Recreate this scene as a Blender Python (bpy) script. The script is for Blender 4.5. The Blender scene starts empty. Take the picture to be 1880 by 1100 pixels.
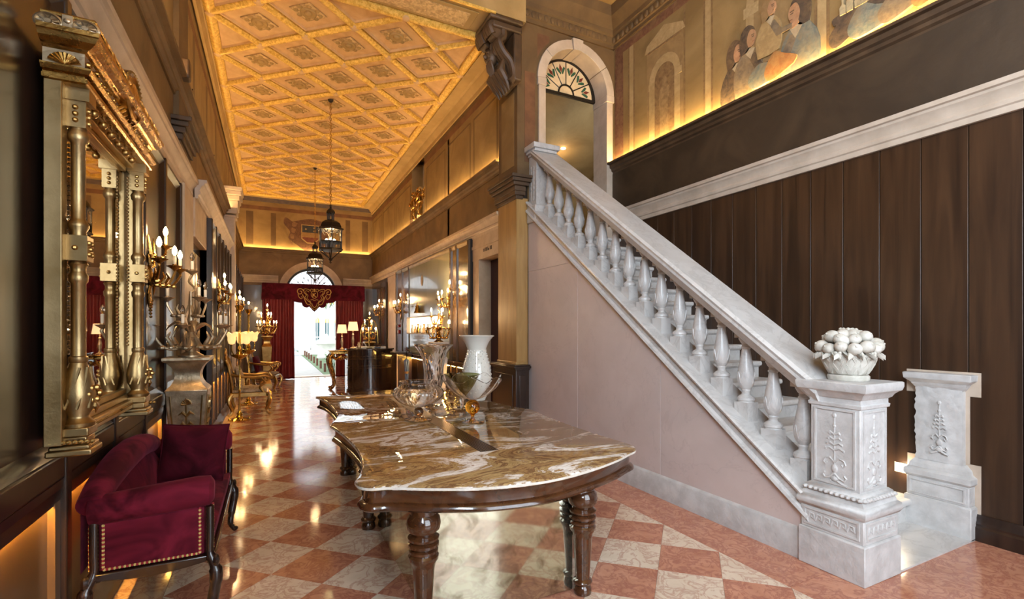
import bpy, math, random
from mathutils import Vector, Matrix
R = math.radians
PI = math.pi
random.seed(7)
SC = bpy.context.scene
COL = SC.collection
# ------------------------------------------------------------------ camera, sky, daylight, exposure
cd = bpy.data.cameras.new('camera')
cam = bpy.data.objects.new('camera', cd)
COL.objects.link(cam)
cam.location = (0, 0, 1.6)
cam.rotation_euler = (R(90), 0, R(-26.6))
cd.sensor_width = 36.0
cd.lens = 884.0 / 1880.0 * 36.0
cd.shift_y = 54.0 / 1880.0
cd.clip_start = 0.02
cd.clip_end = 300
SC.camera = cam
W = bpy.data.worlds.new('sky'); SC.world = W; W.use_nodes = True
bg = W.node_tree.nodes['Background']
bg.inputs[0].default_value = (0.86, 0.93, 1.0, 1)
bg.inputs[1].default_value = 4.4
SC.view_settings.view_transform = 'Standard'
SC.view_settings.look = 'None'
SC.view_settings.exposure = 0.0
SC.view_settings.gamma = 1.0
SC.view_settings.use_curve_mapping = False
SC.cycles.use_denoising = True
SC.cycles.max_bounces = 14
SC.cycles.diffuse_bounces = 4
SC.cycles.glossy_bounces = 5
SC.cycles.transmission_bounces = 12
SC.cycles.sample_clamp_indirect = 4.0
SC.cycles.caustics_refractive = False
SC.cycles.caustics_reflective = False
SC.cycles.blur_glossy = 0.5

def area(name, loc, rot, sx, sy, power, col, spread=180):
    l = bpy.data.lights.new(name, 'AREA'); l.shape = 'RECTANGLE'
    l.size = sx; l.size_y = sy; l.energy = power; l.color = col; l.spread = R(spread)
    o = bpy.data.objects.new(name, l); o.location = loc; o.rotation_euler = rot
    COL.objects.link(o); return o
def point(name, loc, power, col=(1, .62, .28), r=.02, parent=None):
    l = bpy.data.lights.new(name, 'POINT'); l.energy = power; l.color = col; l.shadow_soft_size = r
    o = bpy.data.objects.new(name, l); o.location = loc
    COL.objects.link(o)
    if parent: o.parent = parent
    return o
# daylight through the tall glazed front of the house, behind the camera
area('daylight_front_window', (2.0, -2.95, 2.75), (R(90), 0, 0), 3.4, 4.5, 200, (.75, .87, 1.0))
area('daylight_high_window', (-.90, -1.6, 4.35), (R(90), 0, R(-90)), 2.2, 3.5, 620, (.75, .87, 1.0))
# daylight through the open garden door at the far end
area('daylight_garden_door_portal', (1.25, 17.55, 1.6), (R(-90), 0, 0), 1.6, 3.4, 1, (1,1,1)).data.cycles.is_portal = True

# ------------------------------------------------------------------ mesh helpers
class MB:
    def __init__(s): s.v = []; s.f = []; s.mi = []
    def add(s, vs, fs, m=0):
        n = len(s.v); s.v += [tuple(p) for p in vs]
        for f in fs: s.f.append([i + n for i in f]); s.mi.append(m)
        return s
    def box(s, x0, x1, y0, y1, z0, z1, m=0):
        return s.add([(x0,y0,z0),(x1,y0,z0),(x1,y1,z0),(x0,y1,z0),(x0,y0,z1),(x1,y0,z1),(x1,y1,z1),(x0,y1,z1)],
                     [(0,3,2,1),(4,5,6,7),(0,1,5,4),(1,2,6,5),(2,3,7,6),(3,0,4,7)], m)
    def cbox(s, c, d, m=0):
        return s.box(c[0]-d[0]/2, c[0]+d[0]/2, c[1]-d[1]/2, c[1]+d[1]/2, c[2]-d[2]/2, c[2]+d[2]/2, m)
    def extr(s, poly, ax, a, b, m=0):
        A = sum(poly[i][0]*poly[(i+1)%len(poly)][1]-poly[(i+1)%len(poly)][0]*poly[i][1] for i in range(len(poly)))
        if A < 0: poly = poly[::-1]
        g = {'x': lambda p, t: (t, p[0], p[1]), 'y': lambda p, t: (p[0], t, p[1]), 'z': lambda p, t: (p[0], p[1], t)}[ax]
        n = len(poly); vs = [g(p, a) for p in poly] + [g(p, b) for p in poly]
        fs = [tuple(range(n))[::-1], tuple(range(n, 2*n))] + [(i, (i+1) % n, n+(i+1) % n, n+i) for i in range(n)]
        if ax == 'y': fs = [f[::-1] for f in fs]
        if b < a: fs = [f[::-1] for f in fs]
        return s.add(vs, fs, m)
    def lathe(s, prof, seg=20, c=(0,0,0), sx=1, sy=1, mod=None, m=0, cap=True, arc=None):
        vs = []; fs = []; n = len(prof)
        for i in range(seg):
            a = 2*PI*i/seg
            for k, (r, z) in enumerate(prof):
                q = mod(a, k/(n-1), r, z) if mod else (r, z, a)
                rr, zz = q[0], q[1]; aa = q[2] if len(q) > 2 else a
                vs.append((c[0]+rr*math.cos(aa)*sx, c[1]+rr*math.sin(aa)*sy, c[2]+zz))
        for i in range(seg):
            j = (i+1) % seg
            for k in range(n-1):
                fs.append((i*n+k, j*n+k, j*n+k+1, i*n+k+1))
        if cap:
            if prof[0][0] > 1e-5: fs.append(tuple(i*n for i in range(seg))[::-1])
            if prof[-1][0] > 1e-5: fs.append(tuple(i*n+n-1 for i in range(seg)))
        return s.add(vs, fs, m)
    def tube(s, pts, r, seg=8, m=0, flat=1.0):
        pts = [Vector(p) for p in pts]; n = len(pts)
        rs = r if isinstance(r, (list, tuple)) else [r]*n
        t0 = (pts[1]-pts[0]).normalized()
        up = Vector((0,0,1)) if abs(t0.z) < .9 else Vector((1,0,0))
        a = t0.cross(up).normalized(); vs = []
        for i in range(n):
            t = (pts[min(i+1,n-1)]-pts[max(i-1,0)])
            if t.length < 1e-9: t = t0
            t = t.normalized(); a = (a - t*a.dot(t))
            if a.length < 1e-6: a = t.orthogonal()
            a = a.normalized(); b = t.cross(a)
            for k in range(seg):
                q = 2*PI*k/seg
                vs.append(pts[i] + a*(math.cos(q)*rs[i]) + b*(math.sin(q)*rs[i]*flat))
        fs = [(i*seg+k, i*seg+(k+1) % seg, (i+1)*seg+(k+1) % seg, (i+1)*seg+k) for i in range(n-1) for k in range(seg)]
        fs += [tuple(range(seg))[::-1], tuple(range((n-1)*seg, n*seg))]
        return s.add(vs, fs, m)
    def ball(s, c, r, seg=10, ring=7, sc=(1,1,1), m=0):
        prof = [(max(1e-6, math.sin(PI*k/ring)), -math.cos(PI*k/ring)) for k in range(ring+1)]
        vs = []; n = ring+1
        for i in range(seg):
            a = 2*PI*i/seg
            for (q, z) in prof: vs.append((c[0]+r*q*math.cos(a)*sc[0], c[1]+r*q*math.sin(a)*sc[1], c[2]+r*z*sc[2]))
        fs = [(i*n+k, ((i+1) % seg)*n+k, ((i+1) % seg)*n+k+1, i*n+k+1) for i in range(seg) for k in range(ring)]
        return s.add(vs, fs, m)
    def grid(s, fn, nu, nv, cu=False, m=0):
        vs = [fn(i/(nu if cu else nu-1), j/(nv-1)) for i in range(nu) for j in range(nv)]
        fs = [(i*nv+j, ((i+1) % nu)*nv+j, ((i+1) % nu)*nv+j+1, i*nv+j+1) for i in range(nu if cu else nu-1) for j in range(nv-1)]
        return s.add(vs, fs, m)
    def xf(s, mat, start=0):
        for i in range(start, len(s.v)): s.v[i] = tuple(mat @ Vector(s.v[i]))
        return s
    def build(s, name, mat, parent=None, smooth=True, ang=38, loc=None, rot=None):
        me = bpy.data.meshes.new(name); me.from_pydata(s.v, [], s.f)
        mats = mat if isinstance(mat, (list, tuple)) else [mat]
        for q in mats: me.materials.append(q)
        if len(mats) > 1: me.polygons.foreach_set('material_index', s.mi)
        me.validate()
        if smooth:
            me.polygons.foreach_set('use_smooth', [True]*len(me.polygons))
            me.set_sharp_from_angle(angle=R(ang))
        me.update()
        return mk(name, me, parent, loc, rot)
def mk(name, me, parent=None, loc=None, rot=None):
    o = bpy.data.objects.new(name, me); COL.objects.link(o)
    if parent: o.parent = parent
    if loc: o.location = loc
    if rot: o.rotation_euler = rot
    return o
def tag(o, label=None, cat=None, group=None, kind=None):
    if label: o['label'] = label
    if cat: o['category'] = cat
    if group: o['group'] = group
    if kind: o['kind'] = kind
    return o
def thing(name, label=None, cat=None, loc=(0,0,0), rz=0, group=None, kind=None):
    o = bpy.data.objects.new(name, None); o.empty_display_size = .1; COL.objects.link(o)
    o.location = loc; o.rotation_euler = (0, 0, rz)
    return tag(o, label, cat, group, kind)
def struct(name): return thing(name, kind='structure')
def copytree(o, parent=None):
    c = o.copy(); COL.objects.link(c); c.parent = parent
    for ch in o.children: copytree(ch, c)
    return c
def bev(o, w=.006, seg=2, ang=35):
    b = o.modifiers.new('b', 'BEVEL'); b.width = w; b.segments = seg; b.limit_method = 'ANGLE'; b.angle_limit = R(ang); return o
def arcpts(cx, cz, r, a0, a1, n): return [(cx+r*math.cos(R(a0+(a1-a0)*i/n)), cz+r*math.sin(R(a0+(a1-a0)*i/n))) for i in range(n+1)]
def cr(pts, n=6):
    """Catmull-Rom through points"""
    P = [Vector(p) for p in pts]; out = []
    for i in range(len(P)-1):
        a = P[max(i-1,0)]; b = P[i]; c = P[i+1]; d = P[min(i+2,len(P)-1)]
        for k in range(n):
            t = k/n
            out.append(.5*((2*b)+(c-a)*t+(2*a-5*b+4*c-d)*t*t+(3*b-a-3*c+d)*t*t*t))
    out.append(P[-1]); return out

# ------------------------------------------------------------------ materials
def nodes(name):
    m = bpy.data.materials.new(name); m.use_nodes = True
    nt = m.node_tree; return m, nt, nt.nodes['Principled BSDF']
def coords(nt, rand=False, scale=(1,1,1), world=False):
    if world:
        out = nt.nodes.new('ShaderNodeNewGeometry').outputs['Position']
    else:
        out = nt.nodes.new('ShaderNodeTexCoord').outputs['Object']
    mp = nt.nodes.new('ShaderNodeMapping'); mp.inputs['Scale'].default_value = scale
    if rand:
        oi = nt.nodes.new('ShaderNodeObjectInfo'); vm = nt.nodes.new('ShaderNodeVectorMath'); vm.operation = 'MULTIPLY_ADD'
        cb = nt.nodes.new('ShaderNodeCombineXYZ')
        for k in range(3): nt.links.new(oi.outputs['Random'], cb.inputs[k])
        nt.links.new(cb.outputs[0], vm.inputs[0]); vm.inputs[1].default_value = (37, 53, 71); nt.links.new(out, vm.inputs[2]); out = vm.outputs[0]
    nt.links.new(out, mp.inputs['Vector']); return mp.outputs[0]
def noise(nt, vec, scale, detail=4, dist=0, rough=.55):
    n = nt.nodes.new('ShaderNodeTexNoise'); n.inputs['Scale'].default_value = scale; n.inputs['Detail'].default_value = detail
    n.inputs['Distortion'].default_value = dist; n.inputs['Roughness'].default_value = rough
    nt.links.new(vec, n.inputs['Vector']); return n.outputs['Fac']
def ramp(nt, fac, stops):
    r = nt.nodes.new('ShaderNodeValToRGB'); el = r.color_ramp.elements
    while len(el) < len(stops): el.new(.5)
    for e, (p, c) in zip(el, stops): e.position = p; e.color = (*c, 1)
    nt.links.new(fac, r.inputs[0]); return r.outputs[0]
def mixc(nt, fac, a, b):
    x = nt.nodes.new('ShaderNodeMix'); x.data_type = 'RGBA'
    if isinstance(fac, float): x.inputs[0].default_value = fac
    else: nt.links.new(fac, x.inputs[0])
    for i, q in ((6, a), (7, b)):
        if isinstance(q, tuple): x.inputs[i].default_value = (*q, 1)
        else: nt.links.new(q, x.inputs[i])
    return x.outputs[2]
def bump(nt, bs, h, strength, dist=.01):
    b = nt.nodes.new('ShaderNodeBump'); b.inputs['Strength'].default_value = strength; b.inputs['Distance'].default_value = dist
    nt.links.new(h, b.inputs['Height']); nt.links.new(b.outputs[0], bs.inputs['Normal'])
def M(name, c1, c2=None, rough=.5, metal=0, scale=6, detail=4, dist=0, st=(1,1,1), bmp=0, bscale=None, rand=False, lo=.35, hi=.65,
      sheen=0, coat=0, rvar=0, world=False, bdist=.01, spec=None):
    m, nt, bs = nodes(name)
    bs.inputs['Roughness'].default_value = rough; bs.inputs['Metallic'].default_value = metal
    if spec is not None: bs.inputs['Specular IOR Level'].default_value = spec
    if sheen:
        bs.inputs['Sheen Weight'].default_value = sheen; bs.inputs['Sheen Roughness'].default_value = .35
        bs.inputs['Sheen Tint'].default_value = (min(1, c1[0]*5+.3), min(1, c1[1]*5+.1), min(1, c1[2]*5+.15), 1)
    if coat: bs.inputs['Coat Weight'].default_value = coat; bs.inputs['Coat Roughness'].default_value = .06
    if c2 is None and not bmp and not rvar:
        bs.inputs['Base Color'].default_value = (*c1, 1); return m
    v = coords(nt, rand, st, world); f = noise(nt, v, scale, detail, dist)
    if c2 is not None: nt.links.new(ramp(nt, f, [(lo, c1), (hi, c2)]), bs.inputs['Base Color'])
    else: bs.inputs['Base Color'].default_value = (*c1, 1)
    if rvar:
        mr = nt.nodes.new('ShaderNodeMapRange'); mr.inputs[3].default_value = max(.01, rough-rvar); mr.inputs[4].default_value = rough+rvar
        nt.links.new(f, mr.inputs[0]); nt.links.new(mr.outputs[0], bs.inputs['Roughness'])
    if bmp:
        h = noise(nt, v, bscale or scale*3, 3); bump(nt, bs, h, bmp, bdist)
    return m
def emit(name, col, st):
    m, nt, bs = nodes(name); bs.inputs['Base Color'].default_value = (*col, 1)
    bs.inputs['Emission Color'].default_value = (*col, 1); bs.inputs['Emission Strength'].default_value = st; return m
def glass(name, col=(1,1,1), rough=0.0, ior=1.45):
    m, nt, bs = nodes(name); bs.inputs['Base Color'].default_value = (*col, 1); bs.inputs['Transmission Weight'].default_value = 1
    bs.inputs['Roughness'].default_value = rough; bs.inputs['IOR'].default_value = ior; return m
def archglass(name):
    m = bpy.data.materials.new(name); m.use_nodes = True; nt = m.node_tree; nt.nodes.clear()
    o = nt.nodes.new('ShaderNodeOutputMaterial'); a = nt.nodes.new('ShaderNodeBsdfTransparent'); g = nt.nodes.new('ShaderNodeBsdfGlossy'); g.inputs['Roughness'].default_value = .02
    f = nt.nodes.new('ShaderNodeFresnel'); x = nt.nodes.new('ShaderNodeMixShader')
    nt.links.new(f.outputs[0], x.inputs[0]); nt.links.new(a.outputs[0], x.inputs[1]); nt.links.new(g.outputs[0], x.inputs[2]); nt.links.new(x.outputs[0], o.inputs[0]); return m
def marble(name, c1, c2, vein, scale=5, vw=.02, rough=.12, vs=4, rand=True, st=(1,1,1), vamt=.8, bmp=0, world=False):
    m, nt, bs = nodes(name); v = coords(nt, rand, st, world)
    base = ramp(nt, noise(nt, v, scale, 6, .4), [(.32, c1), (.68, c2)])
    n = noise(nt, v, vs, 6, 1.2, .62)
    msk = ramp(nt, n, [(.5-vw*2, (0,0,0)), (.5, (vamt,)*3), (.5+vw*2, (0,0,0))])
    nt.links.new(mixc(nt, msk, base, vein), bs.inputs['Base Color']); bs.inputs['Roughness'].default_value = rough
    if bmp: bump(nt, bs, noise(nt, v, scale*2, 4), bmp, .004)
    return m
def wood(name, c1, c2, rough=.3, scale=3, st=(1,1,1), coat=0, rand=True, bmp=0):
    m, nt, bs = nodes(name); v = coords(nt, rand, st); f = noise(nt, v, scale, 6, .8)
    nt.links.new(ramp(nt, f, [(.3, c1), (.7, c2)]), bs.inputs['Base Color']); bs.inputs['Roughness'].default_value = rough
    if coat: bs.inputs['Coat Weight'].default_value = coat; bs.inputs['Coat Roughness'].default_value = .05
    if bmp: bump(nt, bs, f, bmp, .004)
    return m
T = {}
T['panel'] = wood('dark_lacquered_panel', (.014,.007,.005), (.034,.017,.010), .30, 3, (3,3,.5), coat=.15)
T['plank'] = wood('brown_wood_plank', (.021,.0095,.0045), (.060,.028,.0125), .36, 2.2, (5,5,.35))
T['plankdark'] = M('dark_backing', (.01,.005,.003), rough=.6)
T['gold'] = M('gilded_metal', (.38,.23,.075), (.55,.36,.13), .30, 1, 9, rvar=.08, bmp=.15, bscale=40)
T['golddeep'] = M('deep_gilding', (.32,.17,.04), (.52,.31,.09), .27, 1, 9, rvar=.08, bmp=.25, bscale=50)
T['paleg'] = M('pale_champagne_gilding', (.29,.195,.085), (.43,.31,.155), .36, 1, 5, rvar=.07, bmp=.1, bscale=60)
T['silver'] = M('silvered_wood', (.38,.29,.18), (.58,.46,.31), .36, .85, 14, rvar=.1, bmp=.3, bscale=30)
T['brass'] = M('polished_brass', (.60,.40,.10), rough=.18, metal=1)
T['red'] = marble('red_verona_marble', (.47,.20,.115), (.60,.29,.18), (.34,.12,.08), 7, .035, .10, 9)
T['cream'] = marble('cream_verona_marble', (.68,.55,.41), (.78,.65,.51), (.50,.29,.21), 5, .03, .10, 7)
T['tan'] = marble('tan_border_marble', (.56,.37,.22), (.66,.47,.30), (.40,.20,.12), 6, .03, .10, 9)
T['white'] = marble('white_stair_marble', (.52,.50,.48), (.60,.585,.57), (.40,.38,.365), 5, .02, .28, 3, vamt=.5, bmp=.12)
T['pink'] = marble('pinkish_wall_stone', (.56,.465,.435), (.62,.52,.49), (.46,.38,.36), 3.0, .004, .34, .9, vamt=.35)
T['istria'] = M('carved_istrian_stone', (.46,.445,.43), (.58,.565,.55), .5, 0, 9, bmp=.5, bscale=26)
T['cape'] = M('cream_stone_moulding', (.46,.33,.21), (.56,.42,.28), .5, 0, 5, bmp=.1)
T['capw'] = M('pale_stone_cornice', (.44,.35,.27), (.54,.44,.35), .5, 0, 5, bmp=.1)
T['ochre'] = M('ochre_frescoed_plaster', (.20,.122,.042), (.30,.195,.075), .75, 0, 1.6, 6, .6, bmp=.35, bscale=14, world=True)
T['ochred'] = M('dark_ochre_plaster', (.10,.056,.021), (.155,.09,.034), .75, 0, 2.2, 6, .6, bmp=.25, bscale=14, world=True)
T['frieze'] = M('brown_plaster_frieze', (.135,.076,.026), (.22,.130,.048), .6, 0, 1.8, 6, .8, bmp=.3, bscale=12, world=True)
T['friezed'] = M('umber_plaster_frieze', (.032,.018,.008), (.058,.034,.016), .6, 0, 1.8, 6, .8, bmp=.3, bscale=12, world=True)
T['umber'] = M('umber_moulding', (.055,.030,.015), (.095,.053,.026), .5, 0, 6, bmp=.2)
T['rust'] = M('rust_fresco_paint', (.115,.048,.020), (.185,.085,.036), .75, 0, 4, bmp=.2, world=True)
T['coffer'] = M('coffer_painted_panel', (.54,.325,.155), (.66,.43,.225), .6, 0, 5, 5, .5, bmp=.15)
T['cofferin'] = M('coffer_inner_panel', (.36,.23,.10), (.66,.46,.23), .6, 0, 18, 5, 1.0, bmp=.6, bscale=30)
T['rib'] = M('gilded_coffer_rib', (.58,.33,.05), (.88,.60,.16), .42, .3, 26, 4, .8, bmp=.9, bscale=34)
T['margin'] = M('ceiling_margin_plaster', (.33,.21,.075), (.41,.27,.11), .7, 0, 3)
T['grout'] = M('floor_joint', (.30,.22,.16), rough=.5)
T['led'] = emit('warm_led_strip', (1, .65, .25), 62)
T['ledw'] = emit('bright_warm_led_strip', (1, .66, .24), 130)
T['led2'] = emit('amber_led_strip', (1, .52, .10), 420)
T['bulb'] = emit('lit_candle_bulb', (1, .70, .36), 55)
T['warmwhite'] = emit('step_light_lens', (1, .86, .62), 12)
T['nichelight'] = emit('niche_back_light', (1, .80, .50), 3.2)
T['black'] = M('black_iron', (.018,.014,.011), (.035,.026,.018), .42, .6, 30)
T['blackgloss'] = M('black_lacquer', (.010,.007,.008), (.022,.014,.012), .12, 0, 4, coat=.6)
T['velvet'] = M('burgundy_velvet', (.046,.003,.008), (.160,.012,.028), .9, 0, 3.2, 3, 1.2, sheen=.22, bmp=.15, lo=.40, hi=.62, spec=.12, rand=True)
T['velvetd'] = M('dark_burgundy_velvet', (.030,.002,.005), (.085,.006,.015), .9, 0, 4, 3, 1.2, sheen=.15, rand=True, bmp=.15, spec=.12)
T['curtain'] = M('crimson_curtain_velvet', (.12,.006,.010), (.17,.012,.016), .6, 0, 3, sheen=.12)
T['maroon'] = M('maroon_velvet_wall', (.035,.008,.010), rough=.7)
T['blackwood'] = wood('ebonised_carved_wood', (.012,.006,.005), (.03,.014,.009), .22, 5, (4,4,1), coat=.5)
T['mahog'] = wood('polished_mahogany', (.034,.011,.004), (.085,.030,.010), .16, 4, (3,1,3), coat=.7)
T['mirror'] = M('mirror_glass', (.82,.78,.70), rough=.015, metal=1)
T['antique'] = M('antiqued_mirror', (.66,.63,.48), (.24,.20,.12), .07, .95, 9, 10, .8, rvar=.05, lo=.48, hi=.74)
T['glass'] = glass('clear_blown_glass')
T['amber'] = glass('amber_glass', (.85,.36,.03))
T['smoke'] = glass('smoky_brown_glass', (.30,.17,.08))
T['olive'] = glass('olive_green_glass', (.36,.36,.16))
T['milk'] = M('milk_glass', (.72,.70,.63), rough=.10, coat=.6)
T['shade'] = None
T['sagewall'] = wood('sage_grey_panel', (.27,.29,.21), (.34,.36,.27), .22, 2, (1,1,.2), coat=.4)
T['bronze'] = wood('bronze_lacquer_panel', (.06,.035,.018), (.11,.07,.035), .2, 2, (1,1,.2), coat=.5)
T['wainscot'] = wood('amber_brown_wainscot', (.11,.06,.026), (.17,.10,.045), .3, 2, (1,1,.3), coat=.2)
T['goldwood'] = wood('golden_walnut_veneer', (.28,.155,.048), (.42,.25,.088), .32, 2.5, (3,3,.5))
def shade_mat():
    m, nt, bs = nodes('lit_fabric_shade'); bs.inputs['Base Color'].default_value = (.9,.72,.5,1); bs.inputs['Roughness'].default_value = .8
    bs.inputs['Emission Color'].default_value = (1,.66,.34,1); bs.inputs['Emission Strength'].default_value = 1.1; return m
T['shade'] = shade_mat()
T['tulip'] = emit('lit_tulip_glass', (1, .66, .26), .95)
def onyx():
    m, nt, bs = nodes('brown_onyx_top'); v = coords(nt, False, (.62, 1.3, 1))
    f = noise(nt, v, 1.9, 12, 2.0, .70)
    c = ramp(nt, f, [(.26, (.05,.022,.012)), (.36, (.15,.07,.032)), (.42, (.34,.20,.08)), (.455, (.12,.05,.025)), (.49, (.42,.28,.12)), (.525, (.24,.13,.05)), (.545, (.66,.58,.50)), (.605, (.76,.71,.66)), (.625, (.24,.12,.055)), (.70, (.50,.36,.19)), (.8, (.7,.62,.54))])
    fine = noise(nt, v, 11, 6, 1.5)
    nt.links.new(mixc(nt, ramp(nt, fine, [(.45, (0,0,0)), (.75, (.55,)*3)]), c, (.22,.13,.055)), bs.inputs['Base Color'])
    bs.inputs['Roughness'].default_value = .03; bs.inputs['Specular IOR Level'].default_value = .36
    return m
T['onyx'] = onyx()
T['pane'] = archglass('clear_window_pane')
# ================================================================== STRUCTURE
XL, XR, XW, YA, YF, ZC, ZT, ZL = -.87, 3.2, 4.8, 6.09, 17.4, 5.8, 6.5, 4.16
def part(name, mat, parent, fn, smooth=True, bevel=0, **k):
    b = MB(); fn(b); o = b.build(name, mat, parent, smooth, **k)
    if bevel: bev(o, bevel)
    return o
def boxpart(name, mat, parent, *a, bevel=0): return part(name, mat, parent, lambda b: b.box(*a), True, bevel)
# ---- floor
floor = struct('floor')
boxpart('bed', T['grout'], floor, -.95, XW+.1, -3.2, YF+.6, -.12, -.006)
HX, HY, FY0 = .2875, .271, 3.51
def tilemesh(name, mat, kind):
    b = MB(); a, c = HX-.0012, HY-.0012
    poly = {'full': [(-a,0),(0,-c),(a,0),(0,c)], 'l': [(-a,0),(0,-c),(0,c)], 'r': [(0,-c),(a,0),(0,c)]}[kind]
    b.extr(poly, 'z', -.02, 0); me = b.build(name, mat, None, False).data
    o = [q for q in bpy.data.objects if q.data == me][0]; bpy.data.objects.remove(o); return me
TM = {('red','full'): tilemesh('tile', T['red'], 'full'), ('cream','full'): tilemesh('tile', T['cream'], 'full'),
      ('cream','l'): tilemesh('tile', T['cream'], 'l'), ('cream','r'): tilemesh('tile', T['cream'], 'r')}
far = {'red': MB(), 'cream': MB()}
cells = []
for k in range(-2, 11):
    for m in range(-16, 51):
        if (k+m) % 2: cells.append((k, m, FY0+m*HY))
near = [c for c in cells if 1.2 < c[2] < 13.6]
near.sort(key=lambda c: c[2]); near = near[:300]; ns = set((c[0], c[1]) for c in near)
for k, m, y in cells:
    colr = 'red' if k % 2 else 'cream'; kind = 'l' if k == 10 else 'r' if k == -2 else 'full'
    if (k, m) in ns:
        mk('tile', TM[(colr, kind)], floor, (k*HX, y, random.uniform(-.0006, 0)), (random.uniform(-.0007,.0007), random.uniform(-.0007,.0007), 0))
    else:
        a, c = HX-.0012, HY-.0012; x = k*HX
        poly = {'full': [(x-a,y),(x,y-c),(x+a,y),(x,y+c)], 'l': [(x-a,y),(x,y-c),(x,y+c)], 'r': [(x,y-c),(x+a,y),(x,y+c)]}[kind]
        far[colr].extr(poly, 'z', -.02, 0)
for q in far: tag(far[q].build('distant_tiles', T[q], floor, False), kind='stuff')
bx0 = 10*HX+.002
for y0, y1 in ((-3.2,-1.2),(-1.2,.3),(.3,1.9),(1.9,3.55),(3.55,5.2),(5.2,6.9),(6.9,8.6),(8.6,10.3),(10.3,12),(12,13.7),(13.7,15.4),(15.4,YF)):
    boxpart('border_slab', T['red'], floor, bx0, 3.34 if y0 < 6 else XR, y0+.0015, y1-.0015, -.02, 0)
    boxpart('border_slab', T['tan'], floor, XL-.06, -2*HX-.002, y0+.4015, y1+.3985, -.02, 0)
for x0, x1 in ((3.34, 4.85),):
    for y0, y1 in ((-3.2,-1.2),(-1.2,.3),(.3,1.70)): boxpart('border_slab', T['red'], floor, x0+.0015, x1, y0+.0015, y1-.0015, -.02, 0)
boxpart('door_threshold', T['cape'], floor, .4, 2.05, YF-.02, YF+.45, -.02, .012)
# ---- mouldings: profile given as (projection from wall, z)
def runY(name, mat, parent, x0, sg, prof, y0, y1):
    return part(name, mat, parent, lambda b: b.extr([(x0+sg*d, z) for d, z in prof], 'y', y0, y1), ang=28)
def runX(name, mat, parent, y0, sg, prof, x0, x1):
    return part(name, mat, parent, lambda b: b.extr([(y0+sg*d, z) for d, z in prof], 'x', x0, x1), ang=28)
P_STONE = [(0,3.17),(.03,3.17),(.035,3.215),(.05,3.225),(.055,3.25),(.045,3.27),(.06,3.315),(.085,3.34),(.09,3.36),(.11,3.368),(.112,3.405),(0,3.405)]
P_LEDGE = [(0,4.02),(.02,4.02),(.022,4.055),(.05,4.07),(.055,4.10),(.085,4.115),(.09,4.16),(.135,4.165),(.138,4.19),(.125,4.192),(.122,4.172),(0,4.172)]
P_BASE = [(0,0),(.045,0),(.045,.10),(.034,.115),(.036,.13),(.024,.15),(.022,.175),(.012,.195),(0,.195)]
P_CORN = [(0,6.0),(.03,6.0),(.03,6.05),(.05,6.06),(.06,6.16),(.09,6.18),(.10,6.24),(.16,6.30),(.22,6.36),(.23,6.42),(.25,6.5),(0,6.5)]
def ledY(parent, x0, sg, y0, y1, z=4.178, m='led'):
    n = max(1, round((y1-y0)/2.1)); L = (y1-y0)/n
    for i in range(n):
        xa, xb = sorted((x0+sg*.035, x0+sg*.075)); boxpart('light_strip', T[m], parent, xa, xb, y0+i*L+.012, y0+(i+1)*L-.012, z, z+.012)
        xa, xb = sorted((x0+sg*.11, x0+sg*.145)); boxpart('strip_clip', T['black'], parent, xa, xb, y0+(i+1)*L-.02, y0+(i+1)*L+.0, 4.19, 4.205)
# ---- right wall with wooden planks (stair side)
wr = struct('wall_right')
boxpart('wall_core', T['plankdark'], wr, XW+.02, XW+.3, -3.2, YA+.02, 0, 4.1)
boxpart('frescoed_upper_wall', T['ochre'], wr, XW+.05, XW+.3, -3.2, YA, 4.1, ZT)
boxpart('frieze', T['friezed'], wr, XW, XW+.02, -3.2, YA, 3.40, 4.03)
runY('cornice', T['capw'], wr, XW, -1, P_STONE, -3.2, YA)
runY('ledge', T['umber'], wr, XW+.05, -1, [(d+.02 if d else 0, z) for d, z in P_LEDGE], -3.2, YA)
ledY(wr, XW+.05, -1, -3.1, YA-.03, m='ledw')
runY('crown_moulding', T['ochred'], wr, XW+.05, -1, P_CORN, -3.2, YA)
tag(part('egg_ornament', T['ochred'], wr, lambda b: [b.ball((XW-.005, YA-.06-.105*i, 6.11), .042, 8, 5, (.6,1,1.2)) for i in range(85)]), kind='stuff')
ys = [1.74+.3025*i for i in range(-16, 15)]
for y in ys:
    y1 = min(y+.3025, YA-.002)
    if y < YA-.02: boxpart('plank', T['plank'], wr, XW, XW+.02, y+.0025, y1-.0025, .0, 3.175, bevel=.003)
b0 = struct('baseboard_right'); runY('skirting', T['panel'], b0, XW, -1, P_BASE, -3.2, 1.69)
# ---- fresco painted on the wall above the ledge (flat paint on plaster)
def paint(name, mat, poly, lift=.002, x=XW+.05):
    b = MB(); b.extr(poly, 'x', x-lift, x+.004); return b.build(name, mat, wr, False)
PT = {}
def pt(n, c1, c2=None, sc=9):
    if n not in PT:
        m, nt, bs = nodes('paint_'+n); v = coords(nt, False, (1,1,1), True); c2 = c2 or tuple(q*.6 for q in c1)
        a = ramp(nt, noise(nt, v, sc*1.6, 6, 1.0), [(.35, c1), (.65, c2)]); w_ = ramp(nt, noise(nt, v, 7, 9, .6, .7), [(.45, (.0,)*3), (.72, ((.1 if n in ('mantle','scr','rim','navy','ofess','rbase') else .62),)*3)])
        nt.links.new(mixc(nt, w_, a, (.25,.155,.06)), bs.inputs['Base Color']); bs.inputs['Roughness'].default_value = .75; bump(nt, bs, noise(nt, v, 18, 5), .4)
        PT[n] = m
    return PT[n]
pale = pt('pale', (.36,.24,.10), (.45,.31,.145), 3); shad = pt('shade', (.23,.138,.055), (.32,.20,.08), 3); lin = pt('line', (.16,.09,.036), (.24,.14,.055))
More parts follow.
